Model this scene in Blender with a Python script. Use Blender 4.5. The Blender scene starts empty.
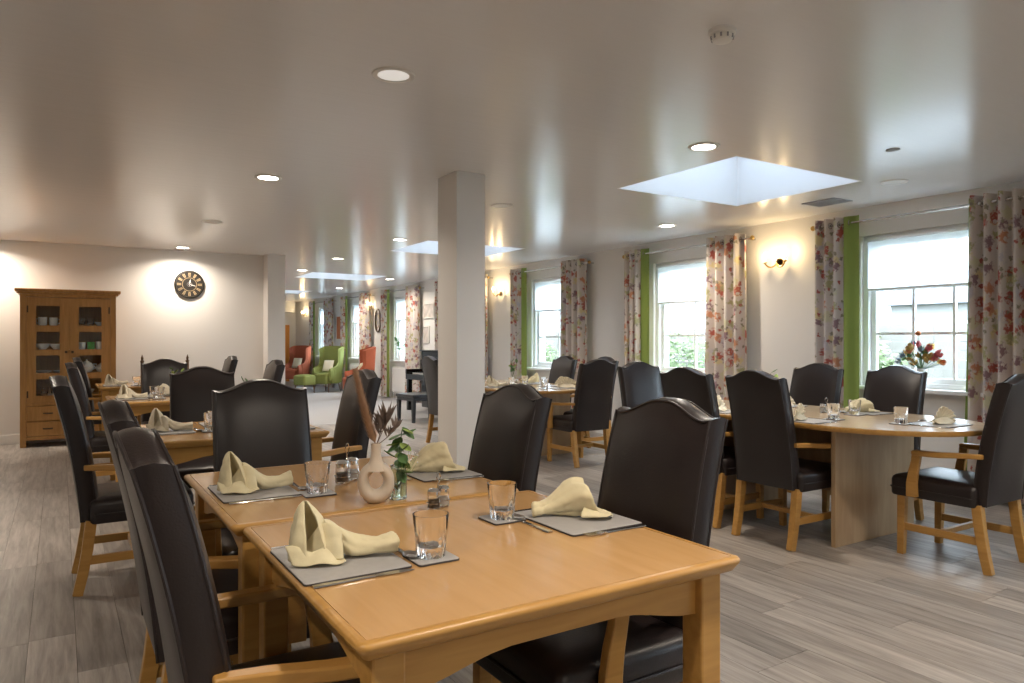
import bpy, bmesh, math, random
from mathutils import Vector, Matrix
PI = math.pi
R = math.radians
scene = bpy.context.scene
COL = scene.collection

# ------------------------------------------------------------------ camera
YAW = math.atan(452 / 719)
cam = bpy.data.cameras.new('camera')
cam.sensor_width = 36.0
cam.lens = 719 / 1024 * 36.0
cam.clip_start = 0.02
cam_o = bpy.data.objects.new('camera', cam)
COL.objects.link(cam_o)
cam_o.location = (0, 0, 1.24)
cam_o.rotation_euler = (R(90), 0, -YAW)
scene.camera = cam_o

# ------------------------------------------------------------------ sky
SKY = 9.0
w = bpy.data.worlds.new('World')
scene.world = w
w.use_nodes = True
bg = w.node_tree.nodes['Background']
bg.inputs[0].default_value = (0.73, 0.865, 1.0, 1)      # even overcast sky
bg.inputs[1].default_value = SKY

# ------------------------------------------------------------------ view
vs = scene.view_settings
vs.view_transform = 'Standard'
vs.look = 'None'
vs.exposure = 0.78
vs.gamma = 1.0
vs.use_curve_mapping = False
cy = scene.cycles
cy.use_denoising = True
cy.max_bounces = 12
cy.diffuse_bounces = 6
cy.glossy_bounces = 5
cy.transmission_bounces = 10
cy.transparent_max_bounces = 24
cy.sample_clamp_indirect = 6.0
LAMP_W = 12.0          # one ceiling downlight
SCONCE_W = 1.9        # one candle bulb
WARM = (1.0, 0.87, 0.72)

# room numbers
XW = 6.2       # window wall
XL = -2.6      # left wall
YB = 10.55     # wall behind the cupboard
YR = -3.2      # wall behind the camera
YE = 22.5      # far end of the lounge
CZ = 2.46      # ceiling
SKYL = [(3.76, 5.17, 3.21 + 4.68 * k, 4.41 + 4.68 * k) for k in range(4)]
WINY = [3.27 + 2.71 * k for k in range(-2, 7)]
WZ0, WZ1 = 0.84, 2.20

def portal(name, loc, rot, sx, sy):
    l = bpy.data.lights.new(name, 'AREA')
    l.shape = 'RECTANGLE'; l.size = sx; l.size_y = sy
    l.cycles.is_portal = True
    o = bpy.data.objects.new(name, l); COL.objects.link(o)
    o.location = loc; o.rotation_euler = rot
    return o
for yc in WINY:
    portal('daylight_portal', (XW + 0.27, yc, (WZ0 + WZ1) / 2), (0, R(90), 0), WZ1 - WZ0, 1.2)
for x0, x1, y0, y1 in SKYL:
    portal('daylight_portal', ((x0 + x1) / 2, (y0 + y1) / 2, CZ + 0.52), (0, 0, 0), x1 - x0, y1 - y0)

# ------------------------------------------------------------------ materials
MATS = {}
def new_mat(name):
    m = bpy.data.materials.new(name); m.use_nodes = True
    MATS[name] = m
    nt = m.node_tree
    return m, nt, nt.nodes['Principled BSDF']

def mat(name, col, rough=0.5, metal=0.0, spec=0.5, bump=None, vary=0.0, vscale=4.0, coat=0.0, sheen=0.0,
        emit=None, estr=0.0, trans=0.0, ior=1.5, sub=0.0):
    m, nt, b = new_mat(name)
    b.inputs['Base Color'].default_value = (*col, 1)
    b.inputs['Roughness'].default_value = rough
    b.inputs['Metallic'].default_value = metal
    b.inputs['Specular IOR Level'].default_value = spec
    b.inputs['IOR'].default_value = ior
    b.inputs['Coat Weight'].default_value = coat
    b.inputs['Sheen Weight'].default_value = sheen
    b.inputs['Transmission Weight'].default_value = trans
    if emit:
        b.inputs['Emission Color'].default_value = (*emit, 1)
        b.inputs['Emission Strength'].default_value = estr
    tc = nt.nodes.new('ShaderNodeTexCoord')
    if vary:
        n = nt.nodes.new('ShaderNodeTexNoise'); n.inputs['Scale'].default_value = vscale
        n.inputs['Detail'].default_value = 4
        nt.links.new(tc.outputs['Object'], n.inputs['Vector'])
        mx = nt.nodes.new('ShaderNodeMix'); mx.data_type = 'RGBA'
        mx.inputs[6].default_value = (*[c * (1 - vary) for c in col], 1)
        mx.inputs[7].default_value = (*[min(1, c * (1 + vary)) for c in col], 1)
        nt.links.new(n.outputs['Fac'], mx.inputs[0]); nt.links.new(mx.outputs[2], b.inputs['Base Color'])
    if bump:
        sc, st = bump
        n = nt.nodes.new('ShaderNodeTexNoise'); n.inputs['Scale'].default_value = sc
        n.inputs['Detail'].default_value = 3
        nt.links.new(tc.outputs['Object'], n.inputs['Vector'])
        bp = nt.nodes.new('ShaderNodeBump'); bp.inputs['Strength'].default_value = st
        bp.inputs['Distance'].default_value = 0.002
        nt.links.new(n.outputs['Fac'], bp.inputs['Height']); nt.links.new(bp.outputs['Normal'], b.inputs['Normal'])
    return m

def wood(name, c1, c2, rough=0.35, scale=(1.2, 14, 14), coat=0.0, spec=0.5):
    m, nt, b = new_mat(name)
    tc = nt.nodes.new('ShaderNodeTexCoord'); mp = nt.nodes.new('ShaderNodeMapping')
    mp.inputs['Scale'].default_value = scale
    nt.links.new(tc.outputs['Object'], mp.inputs['Vector'])
    n = nt.nodes.new('ShaderNodeTexNoise'); n.inputs['Scale'].default_value = 3.0
    n.inputs['Detail'].default_value = 6; n.inputs['Distortion'].default_value = 0.6
    nt.links.new(mp.outputs['Vector'], n.inputs['Vector'])
    cr = nt.nodes.new('ShaderNodeValToRGB')
    cr.color_ramp.elements[0].position = 0.3; cr.color_ramp.elements[0].color = (*c1, 1)
    cr.color_ramp.elements[1].position = 0.7; cr.color_ramp.elements[1].color = (*c2, 1)
    nt.links.new(n.outputs['Fac'], cr.inputs['Fac']); nt.links.new(cr.outputs['Color'], b.inputs['Base Color'])
    b.inputs['Roughness'].default_value = rough
    b.inputs['Coat Weight'].default_value = coat
    b.inputs['Coat Roughness'].default_value = 0.12
    b.inputs['Specular IOR Level'].default_value = spec
    return m

mat('wall', (0.78, 0.76, 0.735), 0.65, bump=(60, 0.05))
mat('white', (0.82, 0.81, 0.79), 0.35)
mat('pvc', (0.86, 0.87, 0.88), 0.3)
mat('carpet', (0.38, 0.37, 0.37), 0.95, bump=(400, 0.6), vary=0.12, vscale=30)
mat('leather', (0.017, 0.0115, 0.0115), 0.34, bump=(220, 0.25), vary=0.25, vscale=6)
mat('leather_pipe', (0.022, 0.016, 0.016), 0.42)
mat('black_gloss', (0.012, 0.012, 0.014), 0.12)
mat('black_satin', (0.02, 0.021, 0.026), 0.35)
mat('grey_mat', (0.40, 0.39, 0.385), 0.45, vary=0.1, vscale=60)
mat('mat_edge', (0.05, 0.045, 0.045), 0.6)
mat('napkin', (0.74, 0.66, 0.43), 0.85, bump=(900, 0.35), sheen=0.2)
mat('napkin_pale', (0.80, 0.72, 0.55), 0.85, bump=(900, 0.35), sheen=0.2)
mat('steel', (0.62, 0.61, 0.60), 0.16, metal=1.0)
mat('chrome', (0.75, 0.75, 0.75), 0.1, metal=1.0)
mat('brass', (0.50, 0.33, 0.12), 0.3, metal=1.0)
mat('bronze', (0.12, 0.08, 0.05), 0.4, metal=0.7)
mat('glass', (1, 1, 1), 0.0, trans=1.0, ior=1.45)
mat('glass_green', (0.86, 0.95, 0.88), 0.0, trans=1.0, ior=1.45)
mat('salt', (0.85, 0.84, 0.82), 0.8)
mat('pepper', (0.12, 0.09, 0.07), 0.9, vary=0.5, vscale=400)
mat('ceramic_beige', (0.62, 0.53, 0.43), 0.55, bump=(500, 0.2), vary=0.06, vscale=40)
mat('ceramic_white', (0.82, 0.81, 0.80), 0.15)
mat('ceramic_green', (0.10, 0.45, 0.08), 0.2)
mat('pampas', (0.50, 0.32, 0.20), 0.95, vary=0.3, vscale=60)
mat('dried', (0.16, 0.12, 0.10), 0.9, vary=0.4, vscale=50)
mat('leaf', (0.10, 0.20, 0.07), 0.5, vary=0.4, vscale=30)
mat('leaf_lime', (0.30, 0.42, 0.10), 0.5, vary=0.3, vscale=30)
mat('bush', (0.13, 0.17, 0.075), 0.7, vary=0.5, vscale=3)
mat('bush_pale', (0.22, 0.23, 0.12), 0.7, vary=0.5, vscale=3)
mat('lime_cloth', (0.25, 0.34, 0.075), 0.8, bump=(500, 0.2))
mat('orange_cloth', (0.36, 0.082, 0.032), 0.8, bump=(500, 0.3), vary=0.1, vscale=20)
mat('green_cloth', (0.205, 0.225, 0.055), 0.8, bump=(500, 0.3), vary=0.1, vscale=20)
mat('cream_cloth', (0.75, 0.66, 0.46), 0.9, bump=(500, 0.3))
mat('clock_face', (0.020, 0.017, 0.014), 0.4)
mat('clock_num', (0.42, 0.32, 0.19), 0.4)
mat('plastic_white', (0.78, 0.76, 0.72), 0.4)
mat('grille', (0.30, 0.30, 0.31), 0.5)
mat('lamp_on', (1, 1, 1), 0.4, emit=(1.0, 0.93, 0.82), estr=14.0)
mat('bulb_on', (1, 1, 1), 0.4, emit=(1.0, 0.80, 0.50), estr=10.0)
mat('diffuser_off', (0.84, 0.83, 0.80), 0.35)
mat('grass', (0.09, 0.10, 0.06), 0.9, vary=0.4, vscale=2)
mat('fence_wood', (0.21, 0.195, 0.175), 0.8, vary=0.2, vscale=5)
mat('render_wall', (0.27, 0.265, 0.26), 0.8)
mat('slate', (0.10, 0.105, 0.12), 0.6)
mat('orange_door', (0.70, 0.28, 0.05), 0.5)
mat('protea_red', (0.50, 0.09, 0.10), 0.7, vary=0.4, vscale=60)
mat('protea_gold', (0.45, 0.30, 0.08), 0.7, vary=0.4, vscale=60)
mat('protea_blue', (0.16, 0.22, 0.26), 0.7, vary=0.4, vscale=60)
mat('rust_flower', (0.55, 0.18, 0.06), 0.7)
mat('picture', (0.55, 0.50, 0.46), 0.6, vary=0.5, vscale=9)
mat('mirror', (0.8, 0.8, 0.8), 0.05, metal=1.0)
mat('joint', (0.10, 0.085, 0.07), 0.8)
wood('beech', (0.42, 0.215, 0.052), (0.52, 0.285, 0.078), 0.34)
wood('laminate', (0.53, 0.305, 0.122), (0.59, 0.35, 0.150), 0.17, scale=(10, 0.9, 10), spec=0.6)
wood('oval_wood', (0.50, 0.37, 0.23), (0.58, 0.44, 0.29), 0.18, scale=(8, 0.9, 8), spec=0.6)
wood('panel_wood', (0.40, 0.27, 0.15), (0.48, 0.34, 0.20), 0.4, scale=(8, 8, 1.0))
wood('oak', (0.40, 0.20, 0.055), (0.52, 0.28, 0.09), 0.4, scale=(12, 12, 1.0))
wood('oak_dark', (0.12, 0.06, 0.025), (0.17, 0.09, 0.04), 0.4, scale=(1, 12, 12))

# satin paint ceiling: faint roller marks give the long soft reflections
m, nt, b = new_mat('ceiling')
b.inputs['Base Color'].default_value = (0.77, 0.76, 0.76, 1)
b.inputs['Roughness'].default_value = 0.21
b.inputs['Specular IOR Level'].default_value = 0.6
tc = nt.nodes.new('ShaderNodeTexCoord'); mp = nt.nodes.new('ShaderNodeMapping')
mp.inputs['Scale'].default_value = (0.7, 9, 1)
mp.inputs['Rotation'].default_value = (0, 0, R(32))
nt.links.new(tc.outputs['Object'], mp.inputs['Vector'])
n = nt.nodes.new('ShaderNodeTexNoise'); n.inputs['Scale'].default_value = 2.2; n.inputs['Detail'].default_value = 4
nt.links.new(mp.outputs['Vector'], n.inputs['Vector'])
bp = nt.nodes.new('ShaderNodeBump'); bp.inputs['Strength'].default_value = 0.12; bp.inputs['Distance'].default_value = 0.01
nt.links.new(n.outputs['Fac'], bp.inputs['Height']); nt.links.new(bp.outputs['Normal'], b.inputs['Normal'])

# grey-brown wood-look planks: tone differs from plank to plank
m, nt, b = new_mat('plank')
tc = nt.nodes.new('ShaderNodeTexCoord'); oi = nt.nodes.new('ShaderNodeObjectInfo'); ge = nt.nodes.new('ShaderNodeNewGeometry')
ad = nt.nodes.new('ShaderNodeMath'); ad.operation = 'ADD'
nt.links.new(oi.outputs['Random'], ad.inputs[0]); nt.links.new(ge.outputs['Random Per Island'], ad.inputs[1])
fr = nt.nodes.new('ShaderNodeMath'); fr.operation = 'FRACT'; nt.links.new(ad.outputs[0], fr.inputs[0])
mp = nt.nodes.new('ShaderNodeMapping'); mp.inputs['Scale'].default_value = (16, 1.1, 1)
ml = nt.nodes.new('ShaderNodeVectorMath'); ml.operation = 'SCALE'; ml.inputs[3].default_value = 7.0
cb = nt.nodes.new('ShaderNodeCombineXYZ'); nt.links.new(fr.outputs[0], cb.inputs[0]); nt.links.new(fr.outputs[0], cb.inputs[1])
nt.links.new(cb.outputs[0], ml.inputs[0])
av = nt.nodes.new('ShaderNodeVectorMath'); av.operation = 'ADD'
nt.links.new(tc.outputs['Object'], av.inputs[0]); nt.links.new(ml.outputs[0], av.inputs[1])
nt.links.new(av.outputs[0], mp.inputs['Vector'])
n = nt.nodes.new('ShaderNodeTexNoise'); n.inputs['Scale'].default_value = 2.0; n.inputs['Detail'].default_value = 7
n.inputs['Roughness'].default_value = 0.65; n.inputs['Distortion'].default_value = 0.4
nt.links.new(mp.outputs['Vector'], n.inputs['Vector'])
cr = nt.nodes.new('ShaderNodeValToRGB')
cr.color_ramp.elements[0].position = 0.28; cr.color_ramp.elements[0].color = (0.175, 0.153, 0.135, 1)
cr.color_ramp.elements[1].position = 0.72; cr.color_ramp.elements[1].color = (0.44, 0.40, 0.365, 1)
nt.links.new(n.outputs['Fac'], cr.inputs['Fac'])
mr = nt.nodes.new('ShaderNodeMapRange'); mr.inputs[3].default_value = 0.72; mr.inputs[4].default_value = 1.18
nt.links.new(fr.outputs[0], mr.inputs[0])
hs = nt.nodes.new('ShaderNodeHueSaturation'); nt.links.new(cr.outputs['Color'], hs.inputs['Color']); nt.links.new(mr.outputs[0], hs.inputs['Value'])
nt.links.new(hs.outputs['Color'], b.inputs['Base Color'])
b.inputs['Roughness'].default_value = 0.36
bp = nt.nodes.new('ShaderNodeBump'); bp.inputs['Strength'].default_value = 0.15; bp.inputs['Distance'].default_value = 0.003
nt.links.new(n.outputs['Fac'], bp.inputs['Height']); nt.links.new(bp.outputs['Normal'], b.inputs['Normal'])

# floral curtain print in cloth coordinates
m, nt, b = new_mat('floral')
uv = nt.nodes.new('ShaderNodeUVMap'); uv.uv_map = 'UVMap'
def nz(scale, det=2):
    n = nt.nodes.new('ShaderNodeTexNoise'); n.inputs['Scale'].default_value = scale; n.inputs['Detail'].default_value = det
    nt.links.new(uv.outputs['UV'], n.inputs['Vector']); return n
def flowers(scale, shift, thr, cols, wob):
    off = nt.nodes.new('ShaderNodeVectorMath'); off.operation = 'ADD'; off.inputs[1].default_value = (shift, shift * 1.7, 0)
    nn = nz(38); sc = nt.nodes.new('ShaderNodeVectorMath'); sc.operation = 'SCALE'; sc.inputs[3].default_value = wob
    nt.links.new(nn.outputs['Color'], sc.inputs[0])
    nt.links.new(uv.outputs['UV'], off.inputs[0])
    a2 = nt.nodes.new('ShaderNodeVectorMath'); a2.operation = 'ADD'
    nt.links.new(off.outputs[0], a2.inputs[0]); nt.links.new(sc.outputs[0], a2.inputs[1])
    vo = nt.nodes.new('ShaderNodeTexVoronoi'); vo.voronoi_dimensions = '2D'; vo.inputs['Scale'].default_value = scale
    nt.links.new(a2.outputs[0], vo.inputs['Vector'])
    lt = nt.nodes.new('ShaderNodeMapRange'); lt.inputs[1].default_value = thr * 0.55; lt.inputs[2].default_value = thr
    lt.inputs[3].default_value = 1; lt.inputs[4].default_value = 0
    nt.links.new(vo.outputs['Distance'], lt.inputs[0])
    sp = nt.nodes.new('ShaderNodeSeparateColor'); nt.links.new(vo.outputs['Color'], sp.inputs[0])
    rp = nt.nodes.new('ShaderNodeValToRGB'); rp.color_ramp.interpolation = 'CONSTANT'
    els = rp.color_ramp.elements
    while len(els) < len(cols): els.new(0.5)
    for i, c in enumerate(cols):
        els[i].position = i / len(cols); els[i].color = (*c, 1)
    nt.links.new(sp.outputs[0], rp.inputs['Fac'])
    return lt, rp
base = (0.66, 0.60, 0.56)
cur = None
for args in ((7.0, 5.3, 0.46, [(0.62, 0.60, 0.42), (0.55, 0.52, 0.56), base, (0.70, 0.60, 0.34), base], 0.10),
             (7.5, 0.0, 0.42, [(0.45, 0.12, 0.09), base, (0.55, 0.25, 0.14), (0.27, 0.17, 0.19), base, (0.42, 0.40, 0.22)], 0.11),
             (14.0, 2.1, 0.30, [(0.42, 0.12, 0.10), base, base, (0.30, 0.27, 0.20), base], 0.06)):
    lt, rp = flowers(*args)
    mx = nt.nodes.new('ShaderNodeMix'); mx.data_type = 'RGBA'
    nt.links.new(lt.outputs[0], mx.inputs[0])
    if cur is None: mx.inputs[6].default_value = (*base, 1)
    else: nt.links.new(cur.outputs[2], mx.inputs[6])
    nt.links.new(rp.outputs['Color'], mx.inputs[7]); cur = mx
nt.links.new(cur.outputs[2], b.inputs['Base Color'])
b.inputs['Roughness'].default_value = 0.85

# thin flat glazing
def thin_glass(name, tint, refl=0.06, rough=0.0):
    m = bpy.data.materials.new(name); m.use_nodes = True; MATS[name] = m
    nt = m.node_tree; nt.nodes.clear()
    out = nt.nodes.new('ShaderNodeOutputMaterial'); mx = nt.nodes.new('ShaderNodeMixShader')
    tr = nt.nodes.new('ShaderNodeBsdfTransparent'); tr.inputs[0].default_value = (*tint, 1)
    gl = nt.nodes.new('ShaderNodeBsdfGlossy'); gl.inputs['Roughness'].default_value = rough
    lw = nt.nodes.new('ShaderNodeLayerWeight'); lw.inputs[0].default_value = 0.5
    pw = nt.nodes.new('ShaderNodeMath'); pw.operation = 'POWER'; pw.inputs[1].default_value = 5.0
    fz = nt.nodes.new('ShaderNodeMath'); fz.operation = 'MULTIPLY_ADD'; fz.inputs[1].default_value = 0.6; fz.inputs[2].default_value = refl / 2
    nt.links.new(lw.outputs['Facing'], pw.inputs[0]); nt.links.new(pw.outputs[0], fz.inputs[0])
    nt.links.new(fz.outputs[0], mx.inputs[0]); nt.links.new(tr.outputs[0], mx.inputs[1]); nt.links.new(gl.outputs[0], mx.inputs[2])
    nt.links.new(mx.outputs[0], out.inputs[0])
thin_glass('pane', (0.96, 0.98, 0.98))
thin_glass('dimming_pane', (0.45, 0.465, 0.49))  # skylight glazing, grey tint added to dim the daylight in the wells
# translucent roller-blind cloth
m = bpy.data.materials.new('blind'); m.use_nodes = True; MATS['blind'] = m
nt = m.node_tree; nt.nodes.clear()
out = nt.nodes.new('ShaderNodeOutputMaterial'); mx = nt.nodes.new('ShaderNodeMixShader'); mx2 = nt.nodes.new('ShaderNodeMixShader')
tl = nt.nodes.new('ShaderNodeBsdfTranslucent'); tl.inputs[0].default_value = (0.9, 0.92, 0.95, 1)
df = nt.nodes.new('ShaderNodeBsdfDiffuse'); df.inputs[0].default_value = (0.85, 0.86, 0.88, 1)
tr = nt.nodes.new('ShaderNodeBsdfTransparent')
mx.inputs[0].default_value = 0.25; mx2.inputs[0].default_value = 0.35
nt.links.new(tl.outputs[0], mx.inputs[1]); nt.links.new(df.outputs[0], mx.inputs[2])
nt.links.new(mx.outputs[0], mx2.inputs[1]); nt.links.new(tr.outputs[0], mx2.inputs[2]); nt.links.new(mx2.outputs[0], out.inputs[0])

# ------------------------------------------------------------------ mesh helpers
class MB:
    def __init__(s): s.v = []; s.f = []; s.uv = None
    def add(s, vs, fs):
        o = len(s.v); s.v += [tuple(p) for p in vs]; s.f += [tuple(i + o for i in f) for f in fs]; return s
    def box(s, x0, x1, y0, y1, z0, z1):
        return s.add([(x0, y0, z0), (x1, y0, z0), (x1, y1, z0), (x0, y1, z0), (x0, y0, z1), (x1, y0, z1), (x1, y1, z1), (x0, y1, z1)],
                     [(3, 2, 1, 0), (4, 5, 6, 7), (0, 1, 5, 4), (1, 2, 6, 5), (2, 3, 7, 6), (3, 0, 4, 7)])
    def rings(s, rings, close=True, cap0=True, cap1=True):
        n = len(rings[0]); vs = [p for r in rings for p in r]; fs = []
        for i in range(len(rings) - 1):
            for j in range(n if close else n - 1):
                k = (j + 1) % n
                fs.append((i * n + j, i * n + k, (i + 1) * n + k, (i + 1) * n + j))
        if cap0: fs.append(tuple(reversed(range(n))))
        if cap1: fs.append(tuple(range((len(rings) - 1) * n, len(rings) * n)))
        return s.add(vs, fs)
    def grid(s, pts):
        nr, nc = len(pts), len(pts[0])
        return s.add([p for r in pts for p in r],
                     [(i * nc + j, i * nc + j + 1, (i + 1) * nc + j + 1, (i + 1) * nc + j) for i in range(nr - 1) for j in range(nc - 1)])
    def lathe(s, prof, n=20, c=(0, 0, 0), cap0=False, cap1=False):
        rs = [[(c[0] + r * math.cos(2 * PI * k / n), c[1] + r * math.sin(2 * PI * k / n), c[2] + z) for k in range(n)] for r, z in prof]
        return s.rings(rs, True, cap0, cap1)
    def tube(s, path, rad, n=8, cap=True, flat=1.0):
        P = [Vector(p) for p in path]; rs = []
        if not isinstance(rad, (list, tuple)): rad = [rad] * len(P)
        up = Vector((0, 0, 1))
        for i, p in enumerate(P):
            t = (P[min(i + 1, len(P) - 1)] - P[max(i - 1, 0)])
            t = t.normalized() if t.length > 1e-9 else Vector((0, 0, 1))
            a = up.cross(t)
            if a.length < 0.05: a = Vector((0, 1, 0)).cross(t)
            a.normalize(); bb = t.cross(a).normalized()
            rs.append([tuple(p + a * math.cos(2 * PI * k / n) * rad[i] + bb * math.sin(2 * PI * k / n) * rad[i] * flat) for k in range(n)])
        return s.rings(rs, True, cap, cap)
    def bar(s, path, wd, ht):
        """rectangular section swept along a path in the xz plane; wd across y, ht normal to the path"""
        P = [Vector(p) for p in path]; rs = []
        for i, p in enumerate(P):
            t = (P[min(i + 1, len(P) - 1)] - P[max(i - 1, 0)]).normalized()
            nrm = Vector((-t.z, 0, t.x)); y = Vector((0, 1, 0))
            w_ = wd[i] if isinstance(wd, (list, tuple)) else wd
            h_ = ht[i] if isinstance(ht, (list, tuple)) else ht
            rs.append([tuple(p + y * sy * w_ / 2 + nrm * sz * h_ / 2) for sy, sz in ((-1, -1), (1, -1), (1, 1), (-1, 1))])
        return s.rings(rs)
    def sphere(s, c, r, n=10, sz=1.0):
        prof = [(max(1e-4, r * math.sin(PI * i / n)), -r * sz * math.cos(PI * i / n)) for i in range(n + 1)]
        return s.lathe(prof, n * 2 if n < 8 else 16, c)
    def xf(s, M):
        s.v = [tuple(M @ Vector(p)) for p in s.v]; return s
    def mesh(s, name, ang=35):
        me = bpy.data.meshes.new(name); me.from_pydata(s.v, [], s.f); me.validate()
        bm = bmesh.new(); bm.from_mesh(me); bmesh.ops.recalc_face_normals(bm, faces=bm.faces); bm.to_mesh(me); bm.free()
        if ang is not None:
            for p in me.polygons: p.use_smooth = True
            try: me.set_sharp_from_angle(angle=R(ang))
            except Exception: pass
        return me
    def build(s, name, m, parent=None, ang=35, bevel=0, loc=None, solid=0, subd=0):
        me = s.mesh(name, ang); me.materials.append(MATS[m])
        o = bpy.data.objects.new(name, me); COL.objects.link(o)
        if parent: o.parent = parent
        if loc: o.location = loc
        if solid:
            md = o.modifiers.new('solid', 'SOLIDIFY'); md.thickness = solid; md.offset = 0
        if bevel:
            md = o.modifiers.new('bevel', 'BEVEL'); md.width = bevel; md.segments = 2; md.limit_method = 'ANGLE'; md.angle_limit = R(40)
        if subd:
            md = o.modifiers.new('sub', 'SUBSURF'); md.levels = subd; md.render_levels = subd
        return o

def put(name, me, parent=None, loc=(0, 0, 0), rz=0):
    o = bpy.data.objects.new(name, me); COL.objects.link(o); o.location = loc; o.rotation_euler = (0, 0, rz)
    if parent: o.parent = parent
    return o
def thing(name, label, cat, loc=(0, 0, 0), rz=0, group=None):
    o = bpy.data.objects.new(name, None); COL.objects.link(o); o.empty_display_size = 0.1
    o.location = loc; o.rotation_euler = (0, 0, rz)
    return tag(o, label, cat, group)
def tag(o, label, cat, group=None):
    o['label'] = label; o['category'] = cat
    if group: o['group'] = group
    return o
def struct(o, label=None):
    o['kind'] = 'structure'
    if label: o['label'] = label
    return o
def sempty(name, loc=(0, 0, 0), label=None):
    o = bpy.data.objects.new(name, None); COL.objects.link(o); o.location = loc
    return struct(o, label)
def dup(root, loc, rz, label, group=None):
    r = root.copy(); COL.objects.link(r); r.location = loc; r.rotation_euler = (0, 0, rz)
    r['label'] = label
    if group: r['group'] = group
    for ch in root.children:
        c = ch.copy(); COL.objects.link(c); c.parent = r
        for g in ch.children:
            d = g.copy(); COL.objects.link(d); d.parent = c
    return r
def sstep(a, b, x):
    t = min(1, max(0, (x - a) / (b - a))); return t * t * (3 - 2 * t)
def Box(*a): return MB().box(*a)

# ================================================================== SETTING
# ---- floor: base and planks
floor = MB().box(XL - 0.1, XW + 0.1, YR - 0.1, YB, -0.12, -0.006).build('floor', 'joint', ang=None)
struct(floor, 'grey brown wood-look plank floor of the dining room')
PW, PL, GAP = 0.166, 1.22, 0.0018
plank_me = Box(-PW / 2 + GAP / 2, PW / 2 - GAP / 2, -PL / 2 + GAP / 2, PL / 2 - GAP / 2, -0.006, 0.0).mesh('plank', None)
plank_me.materials.append(MATS['plank'])
def pix(X, Y, Z):
    z = X * math.sin(YAW) + Y * math.cos(YAW); l = X * math.cos(YAW) - Y * math.sin(YAW)
    return (512 + 719 * l / z, 342 + 719 * (1.24 - Z) / z, z) if z > 0.05 else (-9999, -9999, z)
rows = int((XW - XL) / PW) + 1
cand = []
for i in range(rows):
    x = XL + PW / 2 + i * PW
    if x > XW - 0.02: continue
    off = (i * 0.437 + (i % 3) * 0.21) % 1.0 * PL
    k = 0
    y = YR - PL + off
    while y < YB - 0.05:
        y0, y1 = max(y, YR), min(y + PL, YB)
        y += PL
        if y1 - y0 < 0.05: continue
        yc = (y0 + y1) / 2
        area = 0
        for q in (0.05, 0.3, 0.55, 0.8, 0.95):
            u, v, z = pix(x, y0 + (y1 - y0) * q, 0)
            if -5 < u < 1030 and 342 < v < 700: area += 1.0 / (z ** 3)
        cand.append((area, x, y0, y1))
cand.sort(key=lambda c: -c[0])
rest = MB()
for n_, (area, x, y0, y1) in enumerate(cand):
    full = abs((y1 - y0) - PL) < 1e-4
    if n_ < 300 and area > 0:
        if full:
            put('plank', plank_me, floor, (x, (y0 + y1) / 2, 0))
        else:
            h = (y1 - y0) / 2 - GAP / 2
            Box(-PW / 2 + GAP / 2, PW / 2 - GAP / 2, -h, h, -0.006, 0).build('plank', 'plank', floor, None, loc=(x, (y0 + y1) / 2, 0))
    else:
        rest.box(x - PW / 2 + GAP / 2, x + PW / 2 - GAP / 2, y0 + GAP / 2, y1 - GAP / 2, -0.006, 0)
ro = rest.build('outlying_planks', 'plank', floor, None); ro['kind'] = 'stuff'
cpt = Box(2.45, XW + 0.1, YB, YE + 0.1, -0.12, 0.002).build('floor_lounge', 'carpet', ang=None)
struct(cpt, 'pale grey carpet of the lounge beyond the pillars')

# ---- ceiling with skylight openings
cm = MB()
ys = [YR - 0.1]
for s_ in SKYL: ys += [s_[2], s_[3]]
ys.append(YE + 0.1)
def cslab(x0, x1, y0, y1): cm.box(x0, x1, y0, y1, CZ, CZ + 0.5)
cslab(XL - 0.1, SKYL[0][0], YR - 0.1, YB + 0.2)
cslab(2.45, SKYL[0][0], YB + 0.2, YE + 0.1)
cslab(SKYL[0][1], XW + 0.25, YR - 0.1, YE + 0.1)
for i in range(0, len(ys), 2): cslab(SKYL[0][0], SKYL[0][1], ys[i], ys[i + 1])
cm_o = cm.build('ceiling', 'ceiling', ang=None)
struct(cm_o, 'off-white satin painted ceiling that mirrors the windows')
for k, (x0, x1, y0, y1) in enumerate(SKYL):
    e = sempty('window_%d' % (20 + k), ((x0 + x1) / 2, (y0 + y1) / 2, CZ), 'square skylight well in the ceiling')
    hx, hy = (x1 - x0) / 2, (y1 - y0) / 2
    t = 0.012
    MB().box(-hx, -hx + t, -hy, hy, 0, 0.5).box(hx - t, hx, -hy, hy, 0, 0.5).box(-hx + t, hx - t, -hy, -hy + t, 0, 0.5).box(-hx + t, hx - t, hy - t, hy, 0, 0.5).build('light_well', 'white', e, None)
    fr_ = MB()
    for a in (-1, 1):
        fr_.box(-hx - .04, hx + .04, a * (hy - .01) - .05, a * (hy - .01) + .05, 0.5, 0.57)
        fr_.box(a * (hx - .01) - .05, a * (hx - .01) + .05, -hy + .04, hy - .04, 0.5, 0.57)
    fr_.build('frame', 'pvc', e, None)
    Box(-hx + .04, hx - .04, -hy + .04, hy - .04, 0.53, 0.536).build('pane', 'dimming_pane', e, None)

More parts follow.
